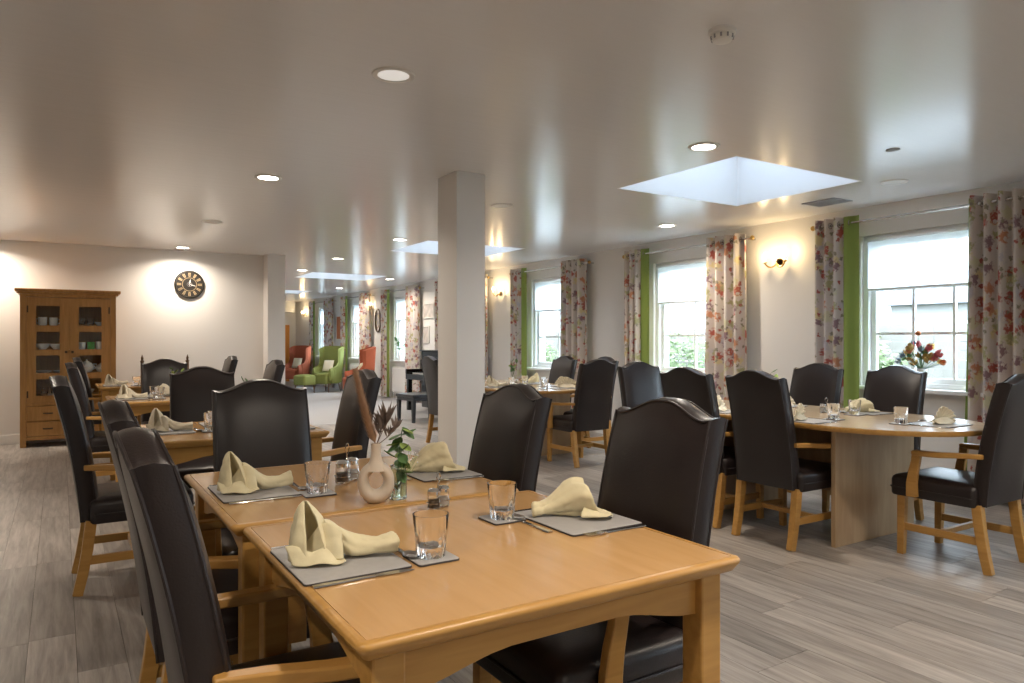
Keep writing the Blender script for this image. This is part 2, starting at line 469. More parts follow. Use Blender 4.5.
# ---- window wall
wm = MB()
WT = 0.26
edges = [YR - 0.1]
for yc in WINY: edges += [yc - 0.6, yc + 0.6]
edges.append(YE + 0.1)
for i in range(0, len(edges), 2): wm.box(XW, XW + WT, edges[i], edges[i + 1], -0.1, CZ)
for yc in WINY:
    wm.box(XW, XW + WT, yc - 0.6, yc + 0.6, -0.1, WZ0); wm.box(XW, XW + WT, yc - 0.6, yc + 0.6, WZ1, CZ)
struct(wm.build('wall_right', 'wall', ang=None), 'cream wall with sash windows along the right side')
struct(Box(XW - 0.015, XW, YR, YE, 0.0, 0.12).build('baseboard_right', 'white', ang=None), 'white baseboard under the windows')

def window(idx, yc, cols):
    e = sempty('window_%d' % idx, (XW, yc, 0), 'white sash window with glazing bars')
    hy = 0.6
    f = MB()
    f.box(0.04, 0.20, -hy, -hy + .05, WZ0, WZ1); f.box(0.04, 0.20, hy - .05, hy, WZ0, WZ1)
    f.box(0.04, 0.20, -hy + .05, hy - .05, WZ1 - .05, WZ1); f.box(0.04, 0.20, -hy + .05, hy - .05, WZ0, WZ0 + .04)
    f.build('frame', 'pvc', e, None)
    Box(-0.09, 0.2, -hy - .04, hy + .04, WZ0 - .035, WZ0 - .001).build('sill', 'pvc', e, None, bevel=.006)
    zm = 1.72
    for nm, z0, z1, x in (('upper_sash', zm - .02, WZ1 - .05, 0.13), ('lower_sash', WZ0 + .04, zm + .02, 0.085)):
        s_ = MB(); a = hy - .05
        s_.box(x, x + .04, -a, -a + .045, z0, z1); s_.box(x, x + .04, a - .045, a, z0, z1)
        s_.box(x, x + .04, -a + .045, a - .045, z0, z0 + .045); s_.box(x, x + .04, -a + .045, a - .045, z1 - .045, z1)
        so = s_.build(nm, 'pvc', e, None)
        gy0, gy1, gz0, gz1 = -a + .045, a - .045, z0 + .045, z1 - .045
        rws = 2 if nm == 'lower_sash' else 1
        for c in range(1, cols):
            y = gy0 + (gy1 - gy0) * c / cols
            Box(x + .005, x + .035, y - .011, y + .011, gz0, gz1).build('glazing_bar', 'pvc', so, None)
        for r in range(1, rws):
            z = gz0 + (gz1 - gz0) * r / rws
            Box(x + .006, x + .034, gy0, gy1, z - .011, z + .011).build('glazing_bar', 'pvc', so, None)
        for c in range(cols):
            for r in range(rws):
                ya, yb = gy0 + (gy1 - gy0) * c / cols, gy0 + (gy1 - gy0) * (c + 1) / cols
                za, zb = gz0 + (gz1 - gz0) * r / rws, gz0 + (gz1 - gz0) * (r + 1) / rws
                Box(x + .018, x + .022, ya + .004, yb - .004, za + .004, zb - .004).build('pane', 'pane', so, None)
for i, yc in enumerate(WINY): window(i + 1, yc, 3 if i <= 2 else 2)

ORD = {0: 'behind the camera', 1: 'beside the camera', 2: 'nearest', 3: 'second', 4: 'third', 5: 'fourth', 6: 'fifth', 7: 'sixth', 8: 'last'}
for i, yc in enumerate(WINY):
    if i < 2: continue
    t = thing('roller_blind', 'white translucent roller blind half lowered in the %s window of the right wall' % ORD[i], 'blind', (XW + 0.03, yc, 0), 0, 'roller blinds in the window recesses')
    MB().tube([(0, -.57, 2.165), (0, .57, 2.165)], .022, 10).build('roller', 'pvc', t)
    Box(-.001, .001, -.55, .55, 1.715, 2.16).build('cloth', 'blind', t, None)
    Box(-.008, .008, -.55, .55, 1.70, 1.718).build('bottom_bar', 'pvc', t, None)

# ---- other walls
struct(Box(XL - .1, 2.45, YB, YB + 0.2, -.1, CZ).build('wall_back', 'wall', ang=None), 'cream wall behind the oak cabinet')
struct(Box(XL, 2.45, YB - .015, YB, 0, .115).build('baseboard_back', 'white', ang=None), 'white baseboard of the back wall')
struct(Box(2.45, 2.69, 10.29, YE, -.1, CZ).build('wall_lounge', 'wall', ang=None), 'end of the wall that divides dining room and lounge')
struct(Box(2.40, 2.632, 4.56, 4.86, -.01, CZ).build('pillar', 'wall', ang=None), 'square cream pillar between the tables')
struct(Box(XL - .1, XL, YR, YB, -.1, CZ).build('wall_left', 'wall', ang=None), 'cream wall left of the dining room')
struct(Box(XL - .1, XW, YR - .1, YR, -.1, CZ).build('wall_rear', 'wall', ang=None), 'cream wall behind the viewer')
struct(Box(2.69, XW, YE, YE + .1, -.1, CZ).build('wall_far', 'wall', ang=None), 'cream wall at the far end of the lounge')
struct(Box(2.69, 6.0, YE - .6, YE, 2.12, CZ).build('trim_1', 'wall', ang=None), 'boxed bulkhead under the far lounge ceiling')
dd = sempty('door_1', (6.0, YE - .02, 0), 'orange door at the far end of the lounge')
Box(-.42, .0, -.02, .02, .01, 1.75).build('door_leaf', 'orange_door', dd, None)
MB().tube([(-.37, -.06, 1.0), (-.28, -.06, 1.0)], .012, 8).build('door_handle', 'chrome', dd)

# ================================================================== OUTSIDE
struct(Box(XW + WT, 40, -20, 50, -.5, -.25).build('ground_outside', 'grass', ang=None), 'lawn outside the windows')
fe = thing('garden_fence', 'pale timber garden fence seen through the windows', 'fence', (11.5, 0, -.25))
for k in range(20): Box(-.05, .05, -8 + k * 2.0 - .05, -8 + k * 2.0 + .05, 0, 1.75).build('post', 'fence_wood', fe, None)
slat = Box(-.012, .012, -1.0, 1.0, -.068, .068).mesh('slat', None); slat.materials.append(MATS['fence_wood'])
for k in range(19):
    for r in range(12): put('slat', slat, fe, (-.03, -7 + k * 2.0, .16 + r * .14))
def leafy(mb, c, rx, ry, rz, n, size, rnd):
    for _ in range(n):
        a, b_ = rnd.uniform(0, 2 * PI), math.acos(rnd.uniform(-1, 1)); r = rnd.uniform(.55, 1.0)
        p = Vector((c[0] + rx * r * math.sin(b_) * math.cos(a), c[1] + ry * r * math.sin(b_) * math.sin(a), c[2] + rz * r * math.cos(b_)))
        d = Vector((rnd.gauss(0, 1), rnd.gauss(0, 1), rnd.gauss(0, 1))).normalized(); e = d.orthogonal().normalized()
        s_ = size * rnd.uniform(.6, 1.3)
        mb.add([p - d * s_, p + e * s_ * .45, p + d * s_, p - e * s_ * .45], [(0, 1, 2, 3)])
rnd = random.Random(4)
BUSH = [(8.6, 1.4, .78), (9.0, 3.3, .82), (9.0, 5.6, .8), (10.4, 7.2, 1.2), (9.4, 9.4, .9), (10.3, 11.6, 1.1), (9.2, 13.8, .9), (10.2, 16.4, 1.2), (9.5, 19.5, 1.0), (10.2, 22.6, 1.2), (9.4, 26, 1.1)]
WHERE = ['beside the flower vase view, nearest the camera', 'behind the flower vase on the sill', 'left of the nearest window view', 'seen through the second window, right', 'seen through the second window, left', 'seen through the third window, right', 'seen through the third window, left', 'outside the fourth window', 'outside the fifth window', 'outside the sixth window', 'outside the last window']
for i, (x, y, r) in enumerate(BUSH):
    t = thing('garden_bush', '%s green garden bush %s' % ('pale' if i % 2 else 'dark', WHERE[i]), 'bush', (x, y, -.25), 0, 'garden bushes outside')
    mb = MB(); leafy(mb, (0, 0, r), r * .75, r * .85, r * .9, 1500, .07, rnd)
    mb.build('foliage', 'bush_pale' if i % 2 else 'bush', t, None)
    MB().tube([(0, 0, 0), (.02, 0, r * .5), (0, .03, r)], [.05, .035, .02], 6).build('stem', 'oak_dark', t)
hs_ = thing('neighbour_house', 'pale low house with grey slate roof beyond the garden fence', 'house', (19, 6, -.25))
Box(0, 4, -5, 5, 0, 2.5).build('wall', 'render_wall', hs_, None)
MB().add([(-.3, -5.3, 2.45), (4.3, -5.3, 2.45), (4.3, 5.3, 2.45), (-.3, 5.3, 2.45), (2, -5.3, 3.7), (2, 5.3, 3.7)], [(0, 1, 4), (2, 3, 5), (0, 4, 5, 3), (1, 2, 5, 4), (3, 2, 1, 0)]).build('roof', 'slate', hs_, None)
for k in range(3):
    f_ = Box(-.03, .03, -3.6 + k * 3.2 - .5, -3.6 + k * 3.2 + .5, 1.0, 2.0).build('window', 'pvc', hs_, None)
    Box(-.04, -.03, -3.6 + k * 3.2 - .42, -3.6 + k * 3.2 + .42, 1.08, 1.92).build('pane', 'black_gloss', f_, None)

# ================================================================== CEILING FITTINGS
def lamp_light(parent, kind, loc, watts, size, col=WARM, rot=(0, 0, 0)):
    l = bpy.data.lights.new('lamp_light', kind); l.energy = watts; l.color = col
    if kind == 'AREA': l.shape = 'DISK'; l.size = size; l.spread = R(150)
    else: l.shadow_soft_size = size
    o = bpy.data.objects.new('lamp_light', l); COL.objects.link(o); o.parent = parent; o.location = loc; o.rotation_euler = rot
dl_rim = MB().lathe([(.072, -.006), (.095, -.006), (.099, -.001), (.099, .0)], 28).mesh('rim'); dl_rim.materials.append(MATS['plastic_white'])
dl_on = MB().lathe([(.0005, -.004), (.073, -.004)], 28).mesh('diffuser'); dl_on.materials.append(MATS['lamp_on'])
dl_off = MB().lathe([(.0005, -.004), (.073, -.004)], 28).mesh('diffuser'); dl_off.materials.append(MATS['diffuser_off'])
mat('lamp_dim', (0.8, 0.8, 0.78), 0.4, emit=(1.0, 0.95, 0.88), estr=0.28)
dl_dim = dl_off.copy(); dl_dim.materials.clear(); dl_dim.materials.append(MATS['lamp_dim'])
DL = [(1.29, 3.07, 2, 'above the front table'), (1.31, 5.49, 1, 'above the second square table'), (1.31, 7.81, 0, 'above the third square table'), (1.35, 10.17, 1, 'by the wall clock'),
      (3.41, 3.17, 1, 'beside the near skylight'), (3.36, 5.51, 0, 'beside the pillar top'), (3.44, 7.99, 1, 'beside the second skylight'), (3.46, 10.31, 1, 'at the lounge entrance'), (3.5, 12.3, 1, 'beside the third skylight'),
      (5.40, 3.10, 0, 'close to the nearest window'), (5.40, 5.53, 1, 'close to the second window'), (5.45, 13.15, 1, 'close to the fifth window'), (5.4, 16.0, 1, 'deep in the lounge'),
      (-.78, 10.17, 1, 'above the left of the cabinet'), (-.78, 5.5, 1, 'left of the square tables'), (1.3, .65, 1, 'overhead beside the camera'), (3.4, .65, 1, 'overhead to the right of the camera'), (-.78, .65, 1, 'overhead to the left of the camera'), (1.3, -1.7, 1, 'overhead behind the camera')]
for x, y, on, wh in DL:
    t = thing('ceiling_downlight', 'round white recessed ceiling downlight, %s, %s' % (('unlit', 'lit', 'dimly glowing')[on], wh), 'ceiling light', (x, y, CZ), 0, 'recessed ceiling downlights')
    put('rim', dl_rim, t); put('diffuser', (dl_off, dl_on, dl_dim)[on], t)
    if on == 1: lamp_light(t, 'AREA', (0, 0, -.012), LAMP_W, .14)
t = thing('smoke_detector', 'round white smoke detector on the ceiling near the camera', 'smoke detector', (2.2, 1.95, CZ))
MB().lathe([(.052, 0), (.052, -.014), (.048, -.018), (.0005, -.018)], 28).build('base', 'plastic_white', t)
MB().lathe([(.040, -.018), (.043, -.028), (.036, -.042), (.020, -.047), (.0005, -.047)], 28).build('sensor_head', 'plastic_white', t)
vm = MB()
for k in range(10):
    a = 2 * PI * k / 10
    vm.tube([(.0425 * math.cos(a), .0425 * math.sin(a), -.022), (.041 * math.cos(a), .041 * math.sin(a), -.036)], .004, 6)
vm.build('vent_slots', 'grille', t)
t = thing('air_vent', 'grey rectangular air grille in the ceiling beside the curtain rod', 'vent', (5.68, 3.86, CZ))
MB().box(-.13, .13, -.16, -.145, -.008, 0).box(-.13, .13, .145, .16, -.008, 0).box(-.13, -.115, -.145, .145, -.008, 0).box(.115, .13, -.145, .145, -.008, 0).build('frame', 'grille', t, None)
sl = Box(-.115, .115, -.005, .005, -.007, -.001).mesh('slat', None); sl.materials.append(MATS['grille'])
for k in range(12): put('slat', sl, t, (0, -.132 + k * .024, 0))
Box(-.115, .115, -.145, .145, -.001, 0).build('backing', 'black_satin', t, None)
t = thing('motion_sensor', 'small flat round sensor on the ceiling near the right window', 'sensor', (4.48, 2.58, CZ))
MB().lathe([(.042, 0), (.04, -.006), (.0005, -.008)], 20).build('cover', 'grille', t)

# ================================================================== WALL SCONCES
def sconce(y, label, power=1.0):
    t = thing('wall_sconce', label, 'wall light', (XW, y, 2.04), 0, 'brass two-arm wall sconces')
    MB().lathe([(.0005, 0), (.035, 0), (.045, .004), (.045, .008)], 20).xf(Matrix.Rotation(R(-90), 4, 'Y')).build('backplate', 'brass', t)
    MB().tube([(-.006, 0, 0), (-.05, 0, -.01)], .007, 8).build('stem', 'brass', t)
    for s_ in (-1, 1):
        pts = [(-.05 - .03 * q, s_ * .12 * q, -.01 - .07 * math.sin(q * PI * .55) + .075 * q * q) for q in [k / 8 for k in range(9)]]
        e_ = pts[-1]
        MB().tube(pts, .008, 8).build('arm', 'brass', t)
        MB().lathe([(.006, 0), (.02, .006), (.022, .012), (.012, .016)], 14, e_).build('drip_cup', 'brass', t)
        MB().lathe([(.011, .012), (.011, .05), (.0005, .052)], 12, e_).build('candle_tube', 'plastic_white', t)
        MB().lathe([(.006, .05), (.016, .07), (.014, .09), (.004, .115), (.0005, .118)], 12, e_).build('bulb', 'bulb_on', t)
        lamp_light(t, 'POINT', (e_[0] - .03, e_[1], e_[2] + .085), SCONCE_W * power, .02, (1.0, .74, .40))
sconce(4.74, 'lit brass two-arm wall sconce between the two nearest windows')
sconce(10.2, 'lit brass wall sconce right behind the pillar')
sconce(16.05, 'lit brass wall sconce in the lounge beside the oval mirror')
sconce(21.4, 'lit brass wall sconce at the far end of the lounge')

# ================================================================== CURTAINS
def sheet(y0, y1, folds, amp, z0, z1, x, seed, flare=0.0, lean=0.0):
    rnd = random.Random(seed); n = folds * 8; nz_ = 10
    ph = [rnd.uniform(-.5, .5) for _ in range(folds + 1)]
    me_v, uvs, fs = [], [], []
    arc = [0]
    def P(i, j):
        t_ = i / n; q = j / nz_; z = z1 + (z0 - z1) * q
        yy = y0 + (y1 - y0) * t_ + lean * q * q + (t_ - .5) * flare * q
        k = t_ * folds
        f0 = ph[int(min(k, folds - 1))]
        xx = x + amp * math.sin(2 * PI * k + f0 * q) * (1 + .25 * q * f0)
        return (xx, yy, z)
    for i in range(1, n + 1):
        a, b_ = Vector(P(i - 1, 0)), Vector(P(i, 0)); arc.append(arc[-1] + (a - b_).length)
    for j in range(nz_ + 1):
        for i in range(n + 1):
            me_v.append(P(i, j)); uvs.append((arc[i] + seed * .37, (z1 + (z0 - z1) * j / nz_) + seed * .21))
    for j in range(nz_):
        for i in range(n): fs.append((j * (n + 1) + i, j * (n + 1) + i + 1, (j + 1) * (n + 1) + i + 1, (j + 1) * (n + 1) + i))
    me = bpy.data.meshes.new('curtain_cloth'); me.from_pydata(me_v, [], fs)
    ul = me.uv_layers.new(name='UVMap')
    for p in me.polygons:
        p.use_smooth = True
        for li in p.loop_indices: ul.data[li].uv = uvs[me.loops[li].vertex_index]
    return me
def mesh_obj(name, me, m, parent, solid=0.0):
    me.materials.append(MATS[m]); o = bpy.data.objects.new(name, me); COL.objects.link(o); o.parent = parent
    if solid:
        md = o.modifiers.new('solid', 'SOLIDIFY'); md.thickness = solid
    return o
SIDE = {2: 'nearest', 3: 'second', 4: 'third', 5: 'fourth', 6: 'fifth', 7: 'sixth', 8: 'last'}
for i, yc in enumerate(WINY):
    if i < 2: continue
    xr = XW - .13
    r_ = thing('curtain_rod', 'slim metal curtain rod above the %s window of the right wall' % SIDE[i], 'curtain rod', (0, yc, 0), 0, 'curtain rods')
    MB().tube([(xr, -.98, 2.315), (xr, .98, 2.315)], .012, 10).build('pole', 'steel', r_)
    for s_ in (-1, 1):
        MB().sphere((xr, s_ * 1.0, 2.315), .024, 8).build('finial', 'brass', r_)
        Box(xr, XW, s_ * .93 - .008, s_ * .93 + .008, 2.305, 2.325).build('bracket', 'steel', r_, None)
    far = thing('curtain', 'floral curtain with lime green edge, far side of the %s window' % SIDE[i], 'curtain', (0, yc, 0), 0, 'floral curtains')
    mesh_obj('floral_panel', sheet(.68, .97, 3, .045, .03, 2.38, xr, i * 2), 'floral', far)
    mesh_obj('green_lining', sheet(.53, .68, 1, .012, .03, 2.375, xr - .01, i * 2 + .5), 'lime_cloth', far, .002)
    near = thing('curtain', 'floral curtain with lime green edge, near side of the %s window' % SIDE[i], 'curtain', (0, yc, 0), 0, 'floral curtains')
    mesh_obj('floral_panel', sheet(-.90, -.40, 4 if i > 2 else 5, .062, .03, 2.38, xr, i * 2 + 1, .05, .0), 'floral', near)
    mesh_obj('green_lining', sheet(-.40, -.385, 1, .006, .03, 2.375, xr + .03, i * 2 + 1.5, 0, .05), 'lime_cloth', near, .03)
    for root, ys_ in ((far, (.62, .73, .82, .92)), (near, (-.85, -.73, -.6, -.48))):
        for y in ys_:
            rg = [[(xr + (.026 + .005 * math.cos(b_)) * math.cos(a), y + .005 * math.sin(b_), 2.315 + (.026 + .005 * math.cos(b_)) * math.sin(a)) for b_ in [2 * PI * q / 6 for q in range(6)]] for a in [2 * PI * p / 14 for p in range(15)]]
            MB().rings(rg, True, False, False).build('eyelet', 'steel', root)

# ================================================================== DINING CHAIR
def backrest_mb(w0=.205, w1=.198, hump=.048, z0=.355, hz=1.0, th=.068, nu=20, nv=14):
    def H_(u):
        a = abs(u); return hz + .012 + hump * (1 - sstep(.08, .92, a)) + .006 * sstep(.9, 1, a)
    def fx(z):
        t = (z - .36) / .7; return -.165 - .045 * t - .085 * t * t
    def P(u, v, side):
        z = z0 + (H_(u) - z0) * v; y = (w0 + (w1 - w0) * v) * u
        x = fx(z)
        pil = (1 - abs(u) ** 5) * (1 - abs(2 * v - 1) ** 6)
        if side == 0: return (x + .020 * pil, y, z)
        return (x - th - .012 * pil, y, z)
    m = MB()
    us = [-1 + 2 * i / nu for i in range(nu + 1)]; vs_ = [j / nv for j in range(nv + 1)]
    F = [[P(u, v, 0) for u in us] for v in vs_]; B = [[P(u, v, 1) for u in us] for v in vs_]
    m.grid(F); m.grid(B)
    bd = [(i, 0) for i in range(nu + 1)] + [(nu, j) for j in range(1, nv + 1)] + [(i, nv) for i in range(nu - 1, -1, -1)] + [(0, j) for j in range(nv - 1, 0, -1)]
    rs = []
    for q, bul in ((0, 0), (.2, .005), (.5, .008), (.8, .005), (1, 0)):
        ring = []
        for (i, j) in bd:
            a, b_ = Vector(F[j][i]), Vector(B[j][i]); p = a.lerp(b_, q)
            if i in (0, nu): p.y += math.copysign(bul, p.y)
            if j == nv: p.z += bul * 1.2
            ring.append(tuple(p))
        rs.append(ring)
    m.rings(rs, True, False, False)
    path = [(0, j) for j in range(0, nv + 1)] + [(i, nv) for i in range(1, nu + 1)] + [(nu, j) for j in range(nv - 1, -1, -1)]
    return m, [F[j][i] for i, j in path], [B[j][i] for i, j in path]

def cushion(x0, x1, y0, y1, z0, z1, r=.03, crown=.02, n=12):
    m = MB()
    def ring(ins, z):
        pts = rrect(x0 + ins, x1 - ins, y0 + ins, y1 - ins, max(.004, r - ins * .5), 5); return [(p[0], p[1], z) for p in pts]
    h = z1 - z0
    rs = [ring(.006, z0), ring(0, z0 + .01), ring(0, z0 + h * .35), ring(.0, z1 - .03), ring(.006, z1 - .012), ring(.02, z1 - .002), ring(.05, z1 + crown * .4), ring(.10, z1 + crown * .75), ring(.16, z1 + crown)]
    return m.rings(rs)
def rrect(x0, x1, y0, y1, r, n):
    pts = []
    for cx_, cy_, a0 in ((x1 - r, y1 - r, 0), (x0 + r, y1 - r, 90), (x0 + r, y0 + r, 180), (x1 - r, y0 + r, 270)):
        for k in range(n + 1):
            a = R(a0 + 90 * k / n); pts.append((cx_ + r * math.cos(a), cy_ + r * math.sin(a)))
    return pts

def make_chair(label, group):
    t = thing('dining_chair', label, 'chair', (0, 0, 0), 0, group)
    bm_, pf, pb = backrest_mb()
    bo = bm_.build('backrest', 'leather', t, 40)
    pm = MB(); pm.tube(pf, .0045, 6); pm.tube(pb, .0045, 6); pm.build('piping', 'leather_pipe', bo)
    so = cushion(-.20, .275, -.243, .243, .345, .463, .035, .016).build('seat', 'leather', t, 50)
    pts = rrect(-.19, .278, -.246, .246, .036, 5); pts.append(pts[0])
    MB().tube([(p[0], p[1], .392) for p in pts], .004, 6, cap=False).build('seat_seam', 'leather_pipe', so)
    for s_ in (-1, 1):
        y = s_ * .205
        MB().bar([(.222, y, 0), (.218, y, .18), (.215, y, .35)], [.036, .040, .044], [.036, .041, .045]).build('leg', 'beech', t, 40, bevel=.003)
        MB().bar([(-.248, y, 0), (-.226, y, .10), (-.206, y, .22), (-.190, y, .36)], [.038, .040, .042, .044], [.044, .047, .049, .05]).build('leg', 'beech', t, 40, bevel=.003)
        MB().bar([(-.20, y, .165), (.215, y, .165)], .020, .042).build('side_stretcher', 'beech', t, None, bevel=.003)
        y = s_ * .265
        ao = MB().bar([(-.222, y - s_ * .054, .622), (-.12, y - s_ * .036, .618), (-.02, y - s_ * .016, .610), (.06, y - s_ * .004, .608), (.110, y, .609), (.126, y, .606)], [.036, .042, .046, .046, .042, .036], [.026, .028, .03, .03, .03, .022]).build('armrest', 'beech', t, 40, bevel=.005)
        MB().bar([(.128, y - s_ * .002, .355), (.130, y - s_ * .002, .43), (.120, y - s_ * .002, .50), (.106, y - s_ * .002, .56), (.102, y - s_ * .002, .598)], .030, [.060, .056, .050, .045, .048]).build('arm_post', 'beech', ao, 40, bevel=.004)
    MB().box(-.004, .024, -.196, .196, .150, .180).build('cross_stretcher', 'beech', t, None, bevel=.003)
    return t
GC = 'dark leather dining chairs with beech arms'
CH = [  # x, y, angle (facing), label
    (.455, 1.60, 0, 'dark leather beech armchair in the left foreground, cut off by the frame'),
    (.46, 2.40, 0, 'dark leather armchair directly behind the left foreground chair'),
    (1.25, 1.60, 180, 'big dark leather chair on the right of the front table, seat under the tabletop'),
    (1.25, 2.46, 180, 'dark leather chair at the far right of the front table, before the pillar'),
    (.77, 3.06, -90, 'dark leather chair facing the camera at the far end of the front table'),
    (.32, 4.30, 0, 'dark leather armchair on the left of the second square table, whole leg visible'),
    (1.27, 4.24, 180, 'dark leather armchair on the right of the second square table, behind the pampas plume'),
    (.82, 5.02, -92, 'dark leather chair facing the camera behind the second square table'),
    (.40, 6.95, 0, 'dark leather armchair left of the third square table, in front of the cabinet'),
    (1.42, 6.98, 180, 'dark leather chair right of the third square table, before the wall end'),
    (.885, 7.62, -90, 'dark leather chair facing the camera behind the third square table'),
    (.48, 9.22, 0, 'dark leather armchair left of the farthest square table, nearest the cabinet'),
    (1.45, 9.22, 180, 'dark leather chair right of the farthest square table, below the clock'),
    (3.91, 2.93, 0, 'dark leather chair, back to camera, near left of the right oval table'),
    (3.93, 3.54, 3, 'dark leather chair second along the left side of the right oval table'),
    (4.82, 2.93, 180, 'dark leather chair on the window side of the right oval table, below the flower vase'),
    (4.84, 3.58, 180, 'dark leather chair on the window side of the right oval table, between curtain and sconce'),
    (4.24, 4.40, -94, 'dark leather chair at the far end of the right oval table'),
    (4.38, 2.13, 90, 'dark leather armchair at the near end of the right oval table, rightmost of all'),
    (4.50, 5.88, 90, 'dark leather armchair at the near end of the far oval table'),
    (4.98, 6.42, 180, 'dark leather chair on the window side of the far oval table, mostly hidden'),
    (4.84, 7.00, 180, 'dark leather chair on the window side of the far oval table, beside the curtain'),
    (4.06, 7.80, 0, 'dark leather chair left of the far oval table, just left of the pillar'),
]
ch0 = make_chair(CH[0][3], GC)
ch0.location = (CH[0][0], CH[0][1], 0)
for x, y, a, lab in CH[1:]: dup(ch0, (x, y, 0), R(a), lab, GC)

# wooden chair with finials at the farthest table
t = thing('finial_chair', 'brown wooden chair with pointed finials behind the third square table', 'chair', (.975, 8.43, 0), R(-90))
for s_ in (-1, 1):
    MB().tube([(-.2, s_ * .22, 0), (-.2, s_ * .22, .45), (-.26, s_ * .225, 1.02)], [.018, .02, .016], 8).build('leg', 'oak_dark', t)
    MB().lathe([(.016, 0), (.022, .012), (.010, .025), (.014, .045), (.0005, .085)], 10, (-.26, s_ * .225, 1.015)).build('finial', 'oak_dark', t)
    MB().tube([(.2, s_ * .22, 0), (.2, s_ * .22, .44)], .018, 8).build('leg', 'oak_dark', t)
cushion(-.21, .23, -.24, .24, .42, .47, .03, .006).build('seat', 'leather', t)
for z in (.62, .78, .94):
    x = -.2 - .06 * (z - .45) / .57
    Box(x - .008, x + .008, -.21, .21, z - .03, z + .03).build('slat', 'oak_dark', t, None)

# ================================================================== SQUARE TABLES
def make_table(label, wx, wy):
    t = thing('dining_table', label, 'table', (0, 0, 0), 0, 'square beech dining tables')
    x, y, Z = wx / 2, wy / 2, .75
    def ring(ins, z): return [(p[0], p[1], z) for p in rrect(-x + ins, x - ins, -y + ins, y - ins, max(.004, .022 - ins), 6)]
    MB().rings([ring(.0205, Z - .02), ring(.0205, Z - .0006)]).build('tabletop', 'laminate', t, None)
    MB().rings([ring(.019, Z - .004), ring(.019, Z - .0002), ring(.011, Z), ring(.004, Z - .002), ring(.0, Z - .007), ring(.001, Z - .013), ring(.008, Z - .022), ring(.016, Z - .032), ring(.022, Z - .036), ring(.06, Z - .036), ring(.06, Z - .022)], True, False, False).build('edge_lipping', 'beech', t, 50)
    L = .062; ins = .036
    for sx in (-1, 1):
        for sy in (-1, 1):
            cx_, cy_ = sx * (x - ins - L / 2), sy * (y - ins - L / 2)
            MB().box(cx_ - L / 2, cx_ + L / 2, cy_ - L / 2, cy_ + L / 2, 0, Z - .036).build('leg', 'beech', t, None, bevel=.005)
    def apron(half, along, off):
        n = 16; top = Z - .036
        rs = []
        for k in range(n + 1):
            q = -1 + 2 * k / n
            low = top - .092 + .038 * (1 - sstep(.35, 1.0, abs(q)))
            a = q * half
            sec = [(off - .011, top), (off + .011, top), (off + .011, low), (off - .011, low)]
            rs.append([(a, s_[0], s_[1]) if along == 'x' else (s_[0], a, s_[1]) for s_ in sec])
        MB().rings(rs).build('apron', 'beech', t, None)
    for s_ in (-1, 1):
        apron(x - ins - L, 'x', s_ * (y - ins - L / 2 - .0)); apron(y - ins - L, 'y', s_ * (x - ins - L / 2 - .0))
    return t
tA = make_table('square beech dining table in the foreground, nearest the camera', .915, .885)
tA.location = (.863, 1.548, 0)
for x, y, lab in ((.842, 2.452, 'square beech dining table pushed end on against the foreground table'), (.80, 4.31, 'second square beech table behind the foreground pair'),
                  (.80, 6.98, 'third square beech table, in line before the cabinet'), (.80, 9.22, 'farthest square beech table, close to the cabinet')):
    dup(tA, (x, y, 0), 0, lab)

# ================================================================== OVAL TABLES
def make_oval(label):
    t = thing('oval_table', label, 'table', (0, 0, 0), 0, 'oval tables with panel bases')
    Z, a, b_, hl = .75, .56, .62, .55     # half width, end depth, half straight length
    def ring(ins, z):
        pts = []
        for k in range(25):
            q = PI * k / 24; pts.append(((a - ins) * math.cos(q), hl + (b_ - ins) * math.sin(q), z))
        for k in range(25):
            q = PI + PI * k / 24; pts.append(((a - ins) * math.cos(q), -hl + (b_ - ins) * math.sin(q), z))
        return pts
    MB().rings([ring(.02, Z - .03), ring(.004, Z - .001), ring(.004, Z)]).build('tabletop', 'oval_wood', t, 30)
    MB().rings([ring(.005, Z - .002), ring(.001, Z - .003), ring(0, Z - .008), ring(.0, Z - .022), ring(.006, Z - .03), ring(.04, Z - .03)], True, False, False).build('edge_lipping', 'beech', t, 50)
    for s_ in (-1, 1):
        Box(-.385, .475, s_ * .515 - .015, s_ * .515 + .015, 0, Z - .03).build('panel_leg', 'panel_wood', t, None, bevel=.003)
    Box(-.012, .012, -.50, .50, .25, Z - .03).build('centre_panel', 'panel_wood', t, None)
    return t
ov = make_oval('oval table with panel legs on the right, in front of the nearest windows')
ov.location = (4.325, 3.15, 0)
dup(ov, (4.325, 6.95, 0), 0, 'far oval table with panel legs, behind the pillar')

